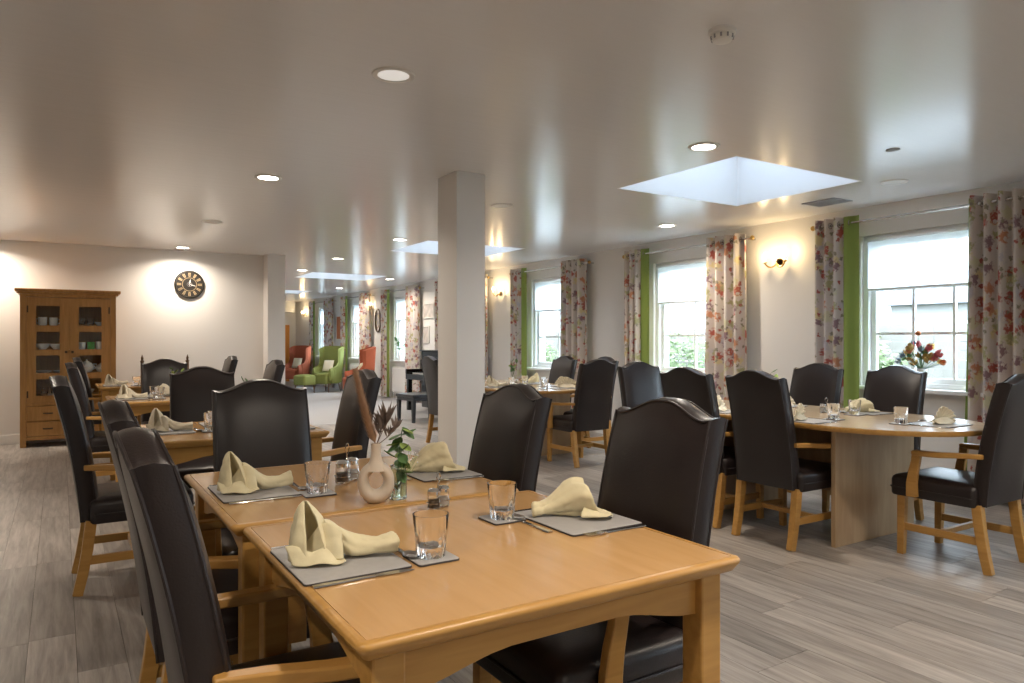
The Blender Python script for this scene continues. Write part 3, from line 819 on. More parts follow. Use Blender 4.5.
# ================================================================== TABLEWARE prototypes (meshes)
TZ = .75
def me_of(mb, m, ang=35):
    me = mb.mesh('part', ang); me.materials.append(MATS[m]); return me
def plate_mesh(wx, wy, h, m):
    return me_of(MB().rings([[(p[0], p[1], z) for p in rrect(-wx / 2 + i_, wx / 2 - i_, -wy / 2 + i_, wy / 2 - i_, .008, 3)] for i_, z in ((0, 0), (0, h - .0008), (.001, h))]), m, 30)
MAT_CORE, MAT_TOP = plate_mesh(.235, .285, .0035, 'mat_edge'), plate_mesh(.233, .283, .0014, 'grey_mat')
CO_CORE, CO_TOP = plate_mesh(.10, .10, .0035, 'mat_edge'), plate_mesh(.0985, .0985, .0014, 'grey_mat')
def tumbler_mesh():
    n = 60; m = MB(); outer, inner = [], []
    for r, z, fl in ((.031, 0, .2), (.0335, .003, 1), (.035, .02, 1), (.0365, .045, 1), (.0375, .054, .3), (.0375, .058, 0), (.041, .094, 0), (.0408, .0955, 0)):
        outer.append([((r - .0036 * fl * (1 - abs(math.sin(5 * 2 * PI * k / n)))) * math.cos(2 * PI * k / n), (r - .0036 * fl * (1 - abs(math.sin(5 * 2 * PI * k / n)))) * math.sin(2 * PI * k / n), z) for k in range(n)])
    for r, z in ((.0385, .0955), (.0382, .094), (.0340, .058), (.0285, .035), (.026, .024), (.012, .020), (.0005, .020)):
        inner.append([(r * math.cos(2 * PI * k / n), r * math.sin(2 * PI * k / n), z) for k in range(n)])
    m.rings(outer + inner, True, True, False)
    return me_of(m, 'glass', 50)
TUMBLER = tumbler_mesh()
def flatware(kind):
    """length along y; head towards +y; returns {part: mesh}"""
    h = MB(); z = .0025
    prof = [(-.10, .007), (-.097, .009), (-.07, .0085), (-.03, .005), (.01, .004), (.03, .0045)]
    h.rings([[(-w_, y, .001), (w_, y, .001), (w_ * .8, y, .001 + z), (-w_ * .8, y, .001 + z)] for y, w_ in prof])
    d = {'handle': me_of(h, 'steel', 50)}
    b_ = MB()
    if kind == 'knife':
        b_.rings([[(-.008 + s0, y, .001), (s1, y, .001), (s1, y, .0022), (-.008 + s0, y, .0026)] for y, s0, s1 in ((.03, .004, .005), (.04, 0, .008), (.08, 0, .0095), (.105, .004, .0085), (.118, .012, .006))])
        d['blade'] = me_of(b_, 'steel', 50)
    elif kind == 'fork':
        b_.rings([[(-w_, y, zz), (w_, y, zz), (w_, y, zz + .002), (-w_, y, zz + .002)] for y, w_, zz in ((.03, .0045, .001), (.045, .010, .003), (.06, .0115, .003))])
        for k in range(4):
            x = -.009 + k * .006
            b_.rings([[(x - .0017, y, zz), (x + .0017, y, zz), (x + .0017, y, zz + .0018), (x - .0017, y, zz + .0018)] for y, zz in ((.058, .003), (.08, .002), (.1, .0045))])
        d['tines'] = me_of(b_, 'steel', 50)
    else:
        pts = []
        for i in range(9):
            r_ = i / 8
            pts.append([(.019 * r_ * math.cos(2 * PI * k / 18), .060 + .030 * r_ * math.sin(2 * PI * k / 18), .0012 + .0075 * r_ * r_) for k in range(18)])
        b_.rings(pts, True, True, False)
        b_.rings([[(p[0] * .985, .06 + (p[1] - .06) * .985, p[2] + .0012) for p in r_] for r_ in pts], True, True, False)
        d['bowl'] = me_of(b_, 'steel', 60)
    return d
FLAT = {k: flatware(k) for k in ('knife', 'fork', 'spoon')}

def napkin_cowl(seed=0):
    """standing pointed hood opening to -y with a rolled tail to +x"""
    rnd = random.Random(seed); m = MB()
    na, nt_ = 28, 14; G = []
    for j in range(nt_ + 1):
        t_ = j / nt_; row = []
        for i in range(na + 1):
            a = R(-158 + 316 * i / na)
            k = (1 - t_ * .985) ** .58
            rx, ry = .052 * k, .040 * k
            edge = abs(2 * i / na - 1) ** 5
            x = rx * math.sin(a) * (1 + .10 * edge * math.sin(PI * t_)) - .012 * t_ - .012
            y = ry * math.cos(a) + .016 * t_ - .016 * edge * math.sin(PI * t_) * (.5 + .5 * (1 - t_)) + .004
            z = .010 + .112 * t_ ** .92 - .008 * edge * (1 - t_)
            rp = .0030 * math.sin(6 * a + 4 * t_ + seed) * k
            row.append((x + rp * math.sin(a), y + rp * math.cos(a), z))
        G.append(row)
    m.grid(G)
    # folded lip lying in front of the mouth
    G = []
    for j in range(9):
        t_ = j / 8; row = []
        for i in range(15):
            q = i / 14
            x = -.072 + .105 * q + .012 * t_
            y = -.010 - .018 * math.sin(q * PI * .9) - .040 * t_ * (.45 + .55 * q)
            z = .020 * (1 - t_) + .006 + .006 * math.sin(q * 9 + t_ * 3 + seed) * (1 - .5 * t_) + .012 * (1 - q) * (1 - t_)
            row.append((x, y, z))
        G.append(row)
    m.grid(G)
    # inner fold rising across the mouth
    G = []
    for j in range(9):
        t_ = j / 8; row = []
        for i in range(11):
            q = i / 10
            row.append((-.030 + .070 * q, -.030 + .012 * math.cos(q * PI) - .010 * q + .026 * t_, .010 + (.020 + .052 * math.sin(q * PI * .8) ** 1.2) * t_))
        G.append(row)
    m.grid(G)
    # rolled tail
    n = 22; L = 20; rs = []
    for j in range(L + 1):
        t_ = j / L
        c = Vector((.010 + .150 * t_, .008 - .030 * t_ + .008 * math.sin(t_ * 5 + seed), 0))
        hz_ = .044 * (1 - sstep(0, .45, t_)) + .020 + .006 * sstep(.7, 1, t_)
        r_ = .024 + .004 * math.sin(t_ * 6) + .004 * sstep(.6, 1, t_)
        ring = []
        for k in range(n):
            a = 2 * PI * k / n
            rr = r_ * (1 + .13 * math.sin(3 * a + 6 * t_ + seed) + .07 * math.sin(6 * a - 3 * t_))
            ring.append((c.x + .008 * math.cos(a) * 0, c.y + rr * math.cos(a), max(.003, hz_ + rr * .80 * math.sin(a))))
        rs.append(ring)
    rs2 = [[(p[0] - .004 - .010 * k, rs[-1][0][1] * 0 + (p[1] - sum(q[1] for q in rs[-1]) / n) * (.75 - .12 * k) + sum(q[1] for q in rs[-1]) / n, (p[2] - .026) * (.75 - .12 * k) + .026) for p in rs[-1]] for k in range(3)]
    m.rings(rs + rs2, True, False, True)
    return m
def napkin_horn(seed=0):
    """low roll on the -x side opening out to a rounded hood towards +x, lip lying flat in front"""
    m = MB(); n = 40; L = 24; rs = []
    for j in range(L + 1):
        t_ = j / L
        c = Vector((-.125 + .165 * t_, .0 + .018 * math.sin(t_ * 3.0), 0))
        r_ = .020 + .042 * sstep(.15, .95, t_)
        h_ = .019 + .031 * sstep(.15, .85, t_)
        ring = []
        for k in range(n):
            a = 2 * PI * k / n
            wv = 1 + (.06 + .07 * t_) * math.sin(4 * a + 3 * t_ + seed) + .05 * math.sin(9 * a + 2 * t_)
            up = max(0, math.sin(a))
            ring.append((c.x - .020 * t_ * up + .022 * t_ * t_ * max(0, -math.sin(a)), c.y + r_ * wv * math.cos(a) * (1 - .12 * up), max(.003, h_ * .95 + h_ * wv * math.sin(a))))
        rs.append(ring)
    last = rs[-1]
    cy_ = sum(p[1] for p in last) / n; cz_ = sum(p[2] for p in last) / n
    rs.append([(p[0] - .006, cy_ + (p[1] - cy_) * .93, cz_ + (p[2] - cz_) * .93) for p in last])
    for q in (.75, .5, .2):
        rs.append([(p[0] - .02 - .05 * (1 - q), cy_ + (p[1] - cy_) * q, max(.005, cz_ * .8 + (p[2] - cz_) * q)) for p in last])
    m.rings(rs, True, True, True)
    G = []
    for j in range(9):
        t_ = j / 8; row = []
        for i in range(15):
            q = i / 14
            row.append((.000 + .075 * t_ + .02 * math.sin(q * PI), -.062 + .085 * q * (1 - .25 * t_), .006 + .030 * (1 - t_) * math.sin(q * PI) ** .7 + .004 * math.sin(q * 10 + seed) + .002))
        G.append(row)
    m.grid(G)
    return m
def napkin_fan(seed=0):
    """pleated scallop fan standing over a folded foot"""
    m = MB(); G = []
    na = 44
    for j in range(9):
        r_ = .012 + .085 * j / 8; row = []
        for i in range(na + 1):
            q = i / na; a = R(-8 + 196 * q)
            pl = (1 if i % 4 < 2 else -1) * .007 * (j / 8) ** .7
            row.append((r_ * math.cos(a) * .95 + .006 * math.sin(seed + a * 3), pl + .025 * (1 - j / 8) - .012 + .018 * math.sin(a) * (j / 8) ** 2 * ((seed % 3) - 1), max(.003, .010 + r_ * math.sin(a) * (.92 + .06 * math.sin(4 * a + seed)))))
        G.append(row)
    m.grid(G)
    for s_ in (-1, 1):
        G = []
        for j in range(7):
            t_ = j / 6
            G.append([(-.075 + .15 * q, s_ * (.004 + .042 * t_), .034 * (1 - t_) ** 1.4 * math.sin(PI * (.12 + .76 * q)) + .004 + .003 * math.sin(9 * q + seed)) for q in [k / 10 for k in range(11)]])
        m.grid(G)
    return m
NAP = {}
for nm, fn in (('cowl', napkin_cowl), ('horn', napkin_horn), ('fan', napkin_fan)):
    for sd in (0, 1):
        for col in ('napkin', 'napkin_pale'):
            NAP[nm, sd, col] = me_of(fn(sd * 2.3 + .4), col, 60)

def item(name, label, cat, parts, x, y, z, rz=0, group=None, sc=None):
    t = thing(name, label, cat, (x, y, z), rz, group)
    for pn, me, dz in parts: put(pn, me, t, (0, 0, dz))
    if sc: t.scale = sc
    return t
CRUMPLE = []
for sz, st in ((.045, .007), (.016, .003)):
    tx = bpy.data.textures.new('crumple', 'CLOUDS'); tx.noise_scale = sz; tx.noise_depth = 1; CRUMPLE.append((tx, st))
def nap_item(kind, sd, col, label, x, y, z, rz, sc=(1, 1, 1)):
    o = put('napkin', NAP[kind, sd, col], None, (x, y, z), rz); o.scale = sc
    md = o.modifiers.new('sub', 'SUBSURF'); md.levels = 1; md.render_levels = 1
    for tx, st in CRUMPLE:
        md = o.modifiers.new('crumple', 'DISPLACE'); md.texture = tx; md.strength = st; md.mid_level = .5; md.texture_coords = 'LOCAL'
    md = o.modifiers.new('solid', 'SOLIDIFY'); md.thickness = .0018; md.offset = 1
    return tag(o, label, 'napkin', 'folded cream cloth napkins')
NAPWORD = {'cowl': 'cream napkin in a pointed hood', 'horn': 'cream napkin in a rounded hood', 'fan': 'cream napkin in a fan'}
def setting(x, y, rz, where, nap, napcol='napkin', napsd=0, naprz=None, napsc=(1, 1, 1), napoff=(0, 0), coaster=(.30, -.10), cutlery=True, glass=True):
    """place setting centred on its mat; the diner sits on local -x; rz turns it"""
    def W(lx, ly): return (x + lx * math.cos(rz) - ly * math.sin(rz), y + lx * math.sin(rz) + ly * math.cos(rz))
    Z = TZ + .0005
    item('placemat', 'grey placemat ' + where, 'placemat', [('core', MAT_CORE, 0), ('surface', MAT_TOP, .0035)], x, y, Z, rz, 'grey placemats')
    zm = Z + .0055
    p = W(*napoff)
    nap_item(nap, napsd, napcol, NAPWORD[nap] + ' ' + where, p[0], p[1], zm, rz if naprz is None else naprz, napsc)
    if cutlery:
        for k, (lx, ly, dr) in (('knife', (-.005, -.156, -90)), ('fork', (-.01, .156, -90)), ('spoon', (.142, -.02, 180))):
            p = W(lx, ly)
            parts = [(pn, me, 0) for pn, me in FLAT[k].items()]
            item('table_' + k, 'steel %s %s' % (k, where), k, parts, p[0], p[1], Z, rz + R(dr), 'steel cutlery')
    if coaster:
        p = W(*coaster)
        item('coaster', 'square grey coaster ' + where, 'coaster', [('core', CO_CORE, 0), ('surface', CO_TOP, .0035)], p[0], p[1], Z, rz, 'grey coasters')
        if glass:
            g = put('tumbler', TUMBLER, None, (p[0], p[1], Z + .005), .3)
            tag(g, 'clear fluted glass tumbler ' + where, 'glass', 'glass tumblers')
# foreground table pair
setting(.53, 1.575, 0, 'at the near left place of the foreground table', 'cowl', naprz=R(-4), napoff=(-.045, .0), coaster=(.18, -.10), napsc=(1.05, 1.05, 1.05))
setting(.535, 2.44, 0, 'at the far left place of the foreground tables', 'cowl', 'napkin', 1, naprz=R(6), napoff=(-.045, -.01), coaster=(.165, -.15), napsc=(1.02, 1.02, 1.05))
setting(1.205, 1.585, PI, 'at the near right place of the foreground table', 'horn', naprz=R(-28), napoff=(-.01, -.01), coaster=(.175, -.105), napsc=(1.0, 1.0, 1.0))
setting(1.19, 2.42, PI, 'at the far right place of the foreground tables', 'horn', 'napkin', 1, naprz=R(-10), napoff=(.0, .0), coaster=None, napsc=(1.05, 1.1, 1.1))
# second to fourth square tables
setting(.50, 4.30, 0, 'at the left place of the second square table', 'cowl', 'napkin_pale', 0, naprz=R(-8), napoff=(-.04, 0), coaster=(.20, -.10))
setting(.84, 4.52, -PI / 2, 'at the far end of the second square table', 'horn', 'napkin_pale', 0, naprz=R(170), coaster=(.19, -.10), cutlery=False)
setting(1.10, 4.15, PI, 'at the right place of the second square table', 'fan', 'napkin_pale', 0, naprz=R(60), coaster=None, cutlery=True)
setting(.52, 6.92, 0, 'at the left place of the third square table', 'cowl', 'napkin_pale', 1, naprz=R(-8), napoff=(-.04, 0), coaster=(.20, -.10), cutlery=False)
setting(.80, 7.20, -PI / 2, 'at the far end of the third square table', 'horn', 'napkin_pale', 1, naprz=R(160), coaster=(.19, -.1), cutlery=False)
setting(.52, 9.1, 0, 'at the left place of the farthest square table', 'cowl', 'napkin_pale', 0, naprz=R(10), napoff=(-.04, 0), coaster=(.2, -.1), cutlery=False)
# right oval table
setting(3.90, 2.80, 0, 'on the near left of the right oval table', 'fan', 'napkin_pale', 0, naprz=R(20), napoff=(-.03, .03), coaster=(.20, -.06))
setting(3.93, 3.50, 0, 'on the far left of the right oval table', 'fan', 'napkin_pale', 1, naprz=R(25), coaster=(.20, -.06), cutlery=False)
setting(4.67, 2.90, PI, 'on the right oval table below the sill vase', 'horn', 'napkin', 0, naprz=R(-30), napoff=(-.01, 0), coaster=(.19, .06), napsc=(1, 1, .9))
setting(4.67, 3.55, PI, 'on the right oval table by the curtain', 'fan', 'napkin_pale', 1, naprz=R(-35), coaster=(.19, -.1), cutlery=False)
setting(4.38, 2.24, PI / 2, 'at the near end of the right oval table', 'fan', 'napkin_pale', 0, naprz=R(-10), napoff=(0, -.02), coaster=(.14, .16))
setting(4.26, 3.98, -PI / 2, 'at the far end of the right oval table', 'fan', 'napkin_pale', 1, naprz=R(-20), coaster=(.19, -.1), cutlery=False)
# far oval table
setting(4.44, 6.10, PI / 2, 'at the near end of the far oval table', 'fan', 'napkin_pale', 0, naprz=R(-30), napoff=(0, -.08), coaster=(.02, .19), napsc=(1.1, 1.1, 1.1), cutlery=False)
setting(4.67, 6.95, PI, 'on the far window side of the far oval table', 'cowl', 'napkin', 0, naprz=R(180), coaster=(.19, .1), cutlery=False)
setting(3.93, 6.65, 0, 'on the left of the far oval table', 'cowl', 'napkin_pale', 1, naprz=R(0), coaster=(.2, -.08), cutlery=False)
setting(4.67, 6.38, PI, 'on the near window side of the far oval table', 'fan', 'napkin_pale', 1, naprz=R(140), coaster=(.19, -.1), cutlery=False)

# ---- cruet sets
def cruet(x, y, rz, where, sc=1.0):
    t = thing('cruet_set', 'salt and pepper shakers in a chrome wire caddy ' + where, 'cruet', (x, y, TZ + .0005), rz, 'salt and pepper sets')
    t.scale = (sc,) * 3
    MB().tube([(.0, -.035, .004), (.0, .035, .004)], .0025, 6).build('base_wire', 'chrome', t)
    for s_ in (-1, 1):
        ring = [(.021 * math.cos(2 * PI * k / 16), s_ * .024 + .021 * math.sin(2 * PI * k / 16), .022) for k in range(17)]
        MB().tube(ring, .0014, 5, False).build('ring_wire', 'chrome', t)
        h = MB().tube([(0, s_ * .003, .004), (0, s_ * .003, .075), (0, s_ * .010, .092), (0, s_ * .004, .103), (0, -s_ * .0, .104)], .0015, 6).build('handle_wire', 'chrome', t)
        g = MB().lathe([(.0005, .003), (.018, .003), (.019, .006), (.018, .046), (.0165, .046), (.0165, .008), (.0005, .008)], 16, (0, s_ * .024, 0)).build('shaker_glass', 'glass', t)
        MB().lathe([(.0005, .0085), (.016, .0085), (.016, .03), (.0005, .03)], 14, (0, s_ * .024, 0)).build('contents', 'salt' if s_ > 0 else 'pepper', g)
        MB().lathe([(.0185, .046), (.0185, .056), (.014, .062), (.0005, .064)], 16, (0, s_ * .024, 0)).build('shaker_cap', 'chrome', g)
cruet(.845, 2.42, R(-50), 'behind the ring vase', 1.3)
cruet(.94, 1.90, R(-60), 'on the foreground table beside the seam')
cruet(4.44, 3.02, R(20), 'on the right oval table')
cruet(.85, 4.05, R(-40), 'on the second square table')
cruet(4.38, 6.92, R(30), 'on the far oval table')

# ---- ring vase with dried stems
VX, VY = .815, 2.075
t = thing('ring_vase', 'beige ceramic ring vase with a hole through its body', 'vase', (VX, VY, TZ), -YAW + R(12))
n = 36; k_ = 16; rs = []
for i in range(n + 1):
    p = 2 * PI * i / n
    cx_, cz_ = .0385 * math.sin(p), .064 - .046 * math.cos(p)
    w_ = .0165 + .006 * max(0, math.cos(p))
    rs.append([(cx_ + w_ * math.cos(a) * math.sin(p), .024 * math.sin(a) * (1 + .25 * max(0, math.cos(p))), max(.0, cz_ - w_ * math.cos(a) * math.cos(p))) for a in [2 * PI * q / k_ for q in range(k_)]])
MB().rings(rs, True, False, False).build('ring_body', 'ceramic_beige', t, 80)
MB().lathe([(.034, .098), (.029, .112), (.020, .126), (.0155, .142), (.0145, .165), (.0165, .180), (.0135, .180), (.012, .165), (.012, .12), (.0005, .118)], 24).build('neck', 'ceramic_beige', t, 60)
rightv = Vector((math.cos(YAW), -math.sin(YAW), 0)); fwdv = Vector((math.sin(YAW), math.cos(YAW), 0))
def stem_pts(dx, h, bend, base, n=8, dy=0):
    return [tuple(Vector(base) + rightv * (dx * q + bend * q * (1 - q)) + fwdv * dy * q + Vector((0, 0, h * q))) for q in [k / n for k in range(n + 1)]]
NT = (VX, VY, TZ + .172)
t = thing('pampas_stem', 'brown fluffy pampas plume leaning left out of the ring vase', 'dried flower', (0, 0, 0))
pp = stem_pts(-.062, .225, -.012, NT, 14)
MB().tube(pp, .0016, 6).build('stem', 'dried', t)
rnd = random.Random(7); fm = MB()
for q in range(2200):
    s_ = rnd.uniform(.04, 1) ; i = min(13, int(s_ * 14)); f_ = s_ * 14 - i
    p = Vector(pp[i]).lerp(Vector(pp[i + 1]), f_)
    d = (Vector(pp[i + 1]) - Vector(pp[i])).normalized(); o = Vector((rnd.gauss(0, 1), rnd.gauss(0, 1), rnd.gauss(0, 1)))
    o = (o - d * o.dot(d)).normalized()
    L = .040 * (1 - .45 * s_) * rnd.uniform(.5, 1.1)
    tip = p + (o * .60 + d * .9) * L; side = o.cross(d) * .0015
    fm.add([p - side, p + side, tip], [(0, 1, 2)])
fm.build('plume', 'pampas', t, None)['kind'] = 'stuff'
def spiky(name, label, dx, h, dy, bend, spread, n_, m_='dried', L=.045):
    t = thing(name, label, 'dried flower', (0, 0, 0), 0, 'dried stems in the ring vase')
    pp = stem_pts(dx, h, bend, NT, 8, dy)
    MB().tube(pp, .0013, 5).build('stem', 'dried', t)
    rnd = random.Random(int(dx * 1000) + 9); tip = Vector(pp[-1])
    for q in range(n_):
        base_ = Vector(pp[4 + q % 4]) if q < n_ // 2 else tip
        a = rnd.uniform(0, 2 * PI); dirv = (Vector((math.cos(a), math.sin(a), 0)) * spread + Vector((dx * 3, 0, 1)) * rnd.uniform(.6, 1.1)).normalized()
        sd = dirv.orthogonal().normalized(); l_ = L * rnd.uniform(.7, 1.2)
        nn = dirv.cross(sd) * .002
        MB().add([base_, base_ + dirv * l_ * .5 + sd * .0065 + nn, base_ + dirv * l_, base_ + dirv * l_ * .5 - sd * .0065 + nn, base_ + dirv * l_ * .5 - nn * 1.5], [(0, 1, 4), (0, 4, 3), (1, 2, 4), (4, 2, 3), (0, 3, 1), (1, 3, 2)]).build('leaf', m_, t, None)
spiky('dried_thistle', 'dark brown dried thistle head, upright and tallest right of the pampas', .034, .078, .01, .0, .40, 34, L=.058)
spiky('dried_thistle', 'dark brown dried thistle leaning right, lowest of the dried heads', .062, .052, -.01, .012, .5, 22, L=.044)
spiky('dried_thistle', 'dark brown dried thistle close behind the pampas stem', .016, .060, .03, .0, .5, 22, L=.048)
# ---- glass bottle with greenery
BX, BY = .893, 2.085
t = thing('bottle_vase', 'small green glass bottle vase beside the ring vase', 'vase', (BX, BY, TZ + .0005))
MB().lathe([(.0005, .0), (.024, .0), (.026, .003), (.026, .085), (.024, .092), (.024, .10), (.026, .104), (.023, .104), (.0225, .092), (.0235, .085), (.0235, .008), (.0005, .008)], 24).build('bottle', 'glass_green', t)
t = thing('eucalyptus_sprig', 'green leafy eucalyptus sprig in the small glass bottle', 'foliage', (BX, BY, TZ + .02))
pp = [tuple(Vector((0, 0, 0)) + rightv * (-.004 + .016 * q * q) + Vector((0, 0, .20 * q))) for q in [k / 8 for k in range(9)]]
MB().tube(pp, .0014, 5).build('stem', 'leaf', t)
rnd = random.Random(3)
def leaf_mesh(L, W):
    m = MB(); G = []
    for j in range(5):
        q = j / 4; w_ = W * math.sin(PI * (.06 + .9 * q)) ** .8
        G.append([(-w_, L * q, .002 * q), (0, L * q, -.004 * math.sin(PI * q)), (w_, L * q, .002 * q)])
    return m.grid(G)
LEAFM = me_of(leaf_mesh(.052, .016), 'leaf'); LEAFL = me_of(leaf_mesh(.044, .015), 'leaf_lime')
for q in range(17):
    i = 3 + q % 6; b_ = Vector(pp[min(i, 8)])
    o = put('leaf', LEAFL if q % 4 == 3 else LEAFM, t, b_ + Vector((0, 0, rnd.uniform(-.008, .008))))
    o.rotation_euler = (rnd.uniform(-.9, .5), rnd.uniform(-.5, .5), rnd.uniform(0, 2 * PI))
t = thing('gypsophila_sprig', 'pale airy gypsophila sprig right of the eucalyptus', 'foliage', (BX, BY, TZ + .02))
st_, fl_ = MB(), MB()
for q in range(14):
    d = rightv * rnd.uniform(.01, .06) + fwdv * rnd.uniform(-.02, .02) + Vector((0, 0, rnd.uniform(.09, .15)))
    st_.tube([(0, 0, .04), tuple(d * .6), tuple(d)], .0005, 4); fl_.sphere(tuple(d), .0028, 4)
st_.build('stem', 'leaf_lime', t); fl_.build('blossom', 'ceramic_white', t)['kind'] = 'stuff'

# small bud vases with greenery on other tables
def bud_vase(x, y, z, lab_v, lab_s, seed, h=.16, n=7):
    t = thing('bud_vase', lab_v, 'vase', (x, y, z), 0, 'small glass bud vases')
    MB().lathe([(.0005, 0), (.022, 0), (.024, .01), (.022, .055), (.011, .08), (.011, .095), (.009, .095), (.009, .08), (.0005, .075)], 16).build('bottle', 'ceramic_white', t)
    rnd = random.Random(seed)
    t = thing('flower_sprig', lab_s, 'foliage', (x, y, z + .085), 0, 'sprigs in bud vases')
    for q in range(n):
        a = rnd.uniform(0, 2 * PI); l_ = rnd.uniform(.5, 1) * h; d = Vector((math.cos(a) * .3, math.sin(a) * .3, 1)) * l_
        MB().tube([(0, 0, 0), tuple(d * .5), tuple(d)], .0012, 4).build('stem', 'leaf', t)
        o = put('leaf', (LEAFM, LEAFL)[q % 2], t, d); o.rotation_euler = (rnd.uniform(-.2, 1.2), 0, a)
        o = put('leaf', LEAFM, t, d * .6); o.rotation_euler = (rnd.uniform(-.2, .9), 0, a + 2)
bud_vase(.92, 4.38, TZ + .0005, 'white bud vase on the second square table', 'leafy sprig in the vase on the second square table', 1)
bud_vase(.88, 6.95, TZ + .0005, 'white bud vase on the third square table', 'leafy sprig in the vase on the third square table', 2)
bud_vase(4.20, 3.30, TZ + .0005, 'white bud vase on the right oval table', 'leafy sprig in the vase on the right oval table', 3, .2)
bud_vase(4.28, 6.80, TZ + .0005, 'white bud vase on the far oval table', 'leafy sprig in the vase on the far oval table', 5, .2)

# ================================================================== SILL FLOWERS
t = thing('flower_vase', 'white cylinder vase on the sill of the nearest window', 'vase', (6.20, 3.32, WZ0))
MB().lathe([(.0005, 0), (.035, 0), (.037, .01), (.042, .17), (.038, .17), (.034, .02), (.0005, .02)], 22).build('body', 'ceramic_white', t)
t = thing('flower_arrangement', 'dried protea and berry arrangement in the white sill vase', 'flowers', (6.20, 3.32, WZ0 + .16))
rnd = random.Random(11)
for q in range(30):
    a = rnd.uniform(0, 2 * PI); el = rnd.uniform(.15, 1.35); r_ = rnd.uniform(.10, .20)
    d = Vector((.75 * math.cos(a) * math.cos(el), math.sin(a) * math.cos(el), math.sin(el))) * r_ + Vector((0, 0, .03))
    if d.x > .1: d.x = .1
    mm = ('protea_gold', 'protea_red', 'protea_blue', 'protea_gold', 'leaf', 'rust_flower')[q % 6]
    MB().tube([(0, 0, 0), tuple(d * .6), tuple(d)], .002, 4).build('stem', 'leaf', t)
    fl = MB(); s_ = .052 if q % 6 < 2 else .040
    dd_ = d.normalized()
    for p in range(12):
        o = Vector((rnd.gauss(0, 1), rnd.gauss(0, 1), rnd.gauss(0, 1))); o = (o - dd_ * o.dot(dd_)).normalized()
        b_ = d - dd_ * .01; sd = dd_.cross(o) * s_ * .28
        fl.add([b_, b_ + o * s_ * .6 + dd_ * s_ * .5 + sd, b_ + o * s_ * .5 + dd_ * s_ * 1.3, b_ + o * s_ * .6 + dd_ * s_ * .5 - sd], [(0, 1, 2, 3)])
    fl.build('flower_head', mm, t, None)
for dy, dz in ((-.21, .075), (-.18, .12), (.19, .10), (.02, .30)):
    MB().tube([(0, 0, 0), (-.01, dy * .6, dz * .55), (-.02, dy, dz)], [.003, .0025, .001], 5).build('spike', 'protea_blue' if dz < .2 else 'leaf', t)
MB().sphere((-.02, .02, .31), .022, 6).build('flower_head', 'rust_flower', t)
def sill_item(y, name, lab, m_, prof):
    t = thing(name, lab, 'ornament', (6.2, y, WZ0)); MB().lathe(prof, 14).build('body', m_, t); return t
sill_item(5.98, 'sill_jar', 'small dark jar on the sill of the second window', 'pepper', [(.0005, 0), (.03, 0), (.035, .03), (.02, .07), (.022, .09), (.0005, .092)])
sill_item(8.62, 'sill_jar', 'small jar on the sill of the third window', 'protea_blue', [(.0005, 0), (.03, 0), (.035, .03), (.02, .07), (.022, .09), (.0005, .092)])
def pot_plant(y, lab_p, lab_f, seed):
    t = thing('plant_pot', lab_p, 'pot', (6.22, y, WZ0)); MB().lathe([(.0005, 0), (.05, 0), (.065, .11), (.06, .11), (.05, .095), (.0005, .095)], 18).build('pot', 'ceramic_white', t)
    t = thing('potted_plant', lab_f, 'plant', (6.22, y, WZ0 + .09)); rnd = random.Random(seed)
    for q in range(22):
        a = rnd.uniform(0, 2 * PI); d = Vector((math.cos(a) * .3, math.sin(a) * .5, 1.0)) * rnd.uniform(.12, .34)
        MB().tube([(0, 0, 0), tuple(d)], .002, 4).build('stem', 'leaf', t)
        o = put('leaf', LEAFM, t, d); o.rotation_euler = (rnd.uniform(-.5, .8), 0, a); o.scale = (2, 2, 2)
pot_plant(14.35, 'white plant pot on the sill of the fifth window', 'leafy green plant on the sill of the fifth window', 2)

# ================================================================== OAK CABINET
t = thing('display_cabinet', 'oak display cabinet with two glazed doors and drawers against the back wall', 'cabinet', (.095, 10.12, 0))
D = .40
cb_ = MB()
cb_.box(-.49, -.465, 0, D, 0, 1.80); cb_.box(.465, .49, 0, D, 0, 1.80)
cb_.box(-.465, .465, D - .015, D, .12, 1.80); cb_.box(-.465, .465, .005, D - .015, .10, .125); cb_.box(-.465, .465, .005, D - .015, .50, .52); cb_.box(-.465, .465, 0, D, 1.78, 1.80)
cb_.box(-.49, -.43, -.004, .03, 0, 1.80); cb_.box(.43, .49, -.004, .03, 0, 1.80)
cb_.box(-.43, .43, -.004, .02, .08, .125); cb_.box(-.43, .43, -.004, .02, .485, .515); cb_.box(-.43, .43, -.004, .02, 1.765, 1.80)
cb_.build('carcass', 'oak', t, None)
MB().box(-.54, .54, -.05, D, 1.825, 1.86).box(-.515, .515, -.025, D, 1.80, 1.825).build('cornice', 'oak', t, None, bevel=.006)
SH = [.52, .865, 1.145, 1.43]
for z in [.60] + SH[1:]: Box(-.464, .464, .05, D - .02, z - .018, z).build('shelf', 'oak', t, None)
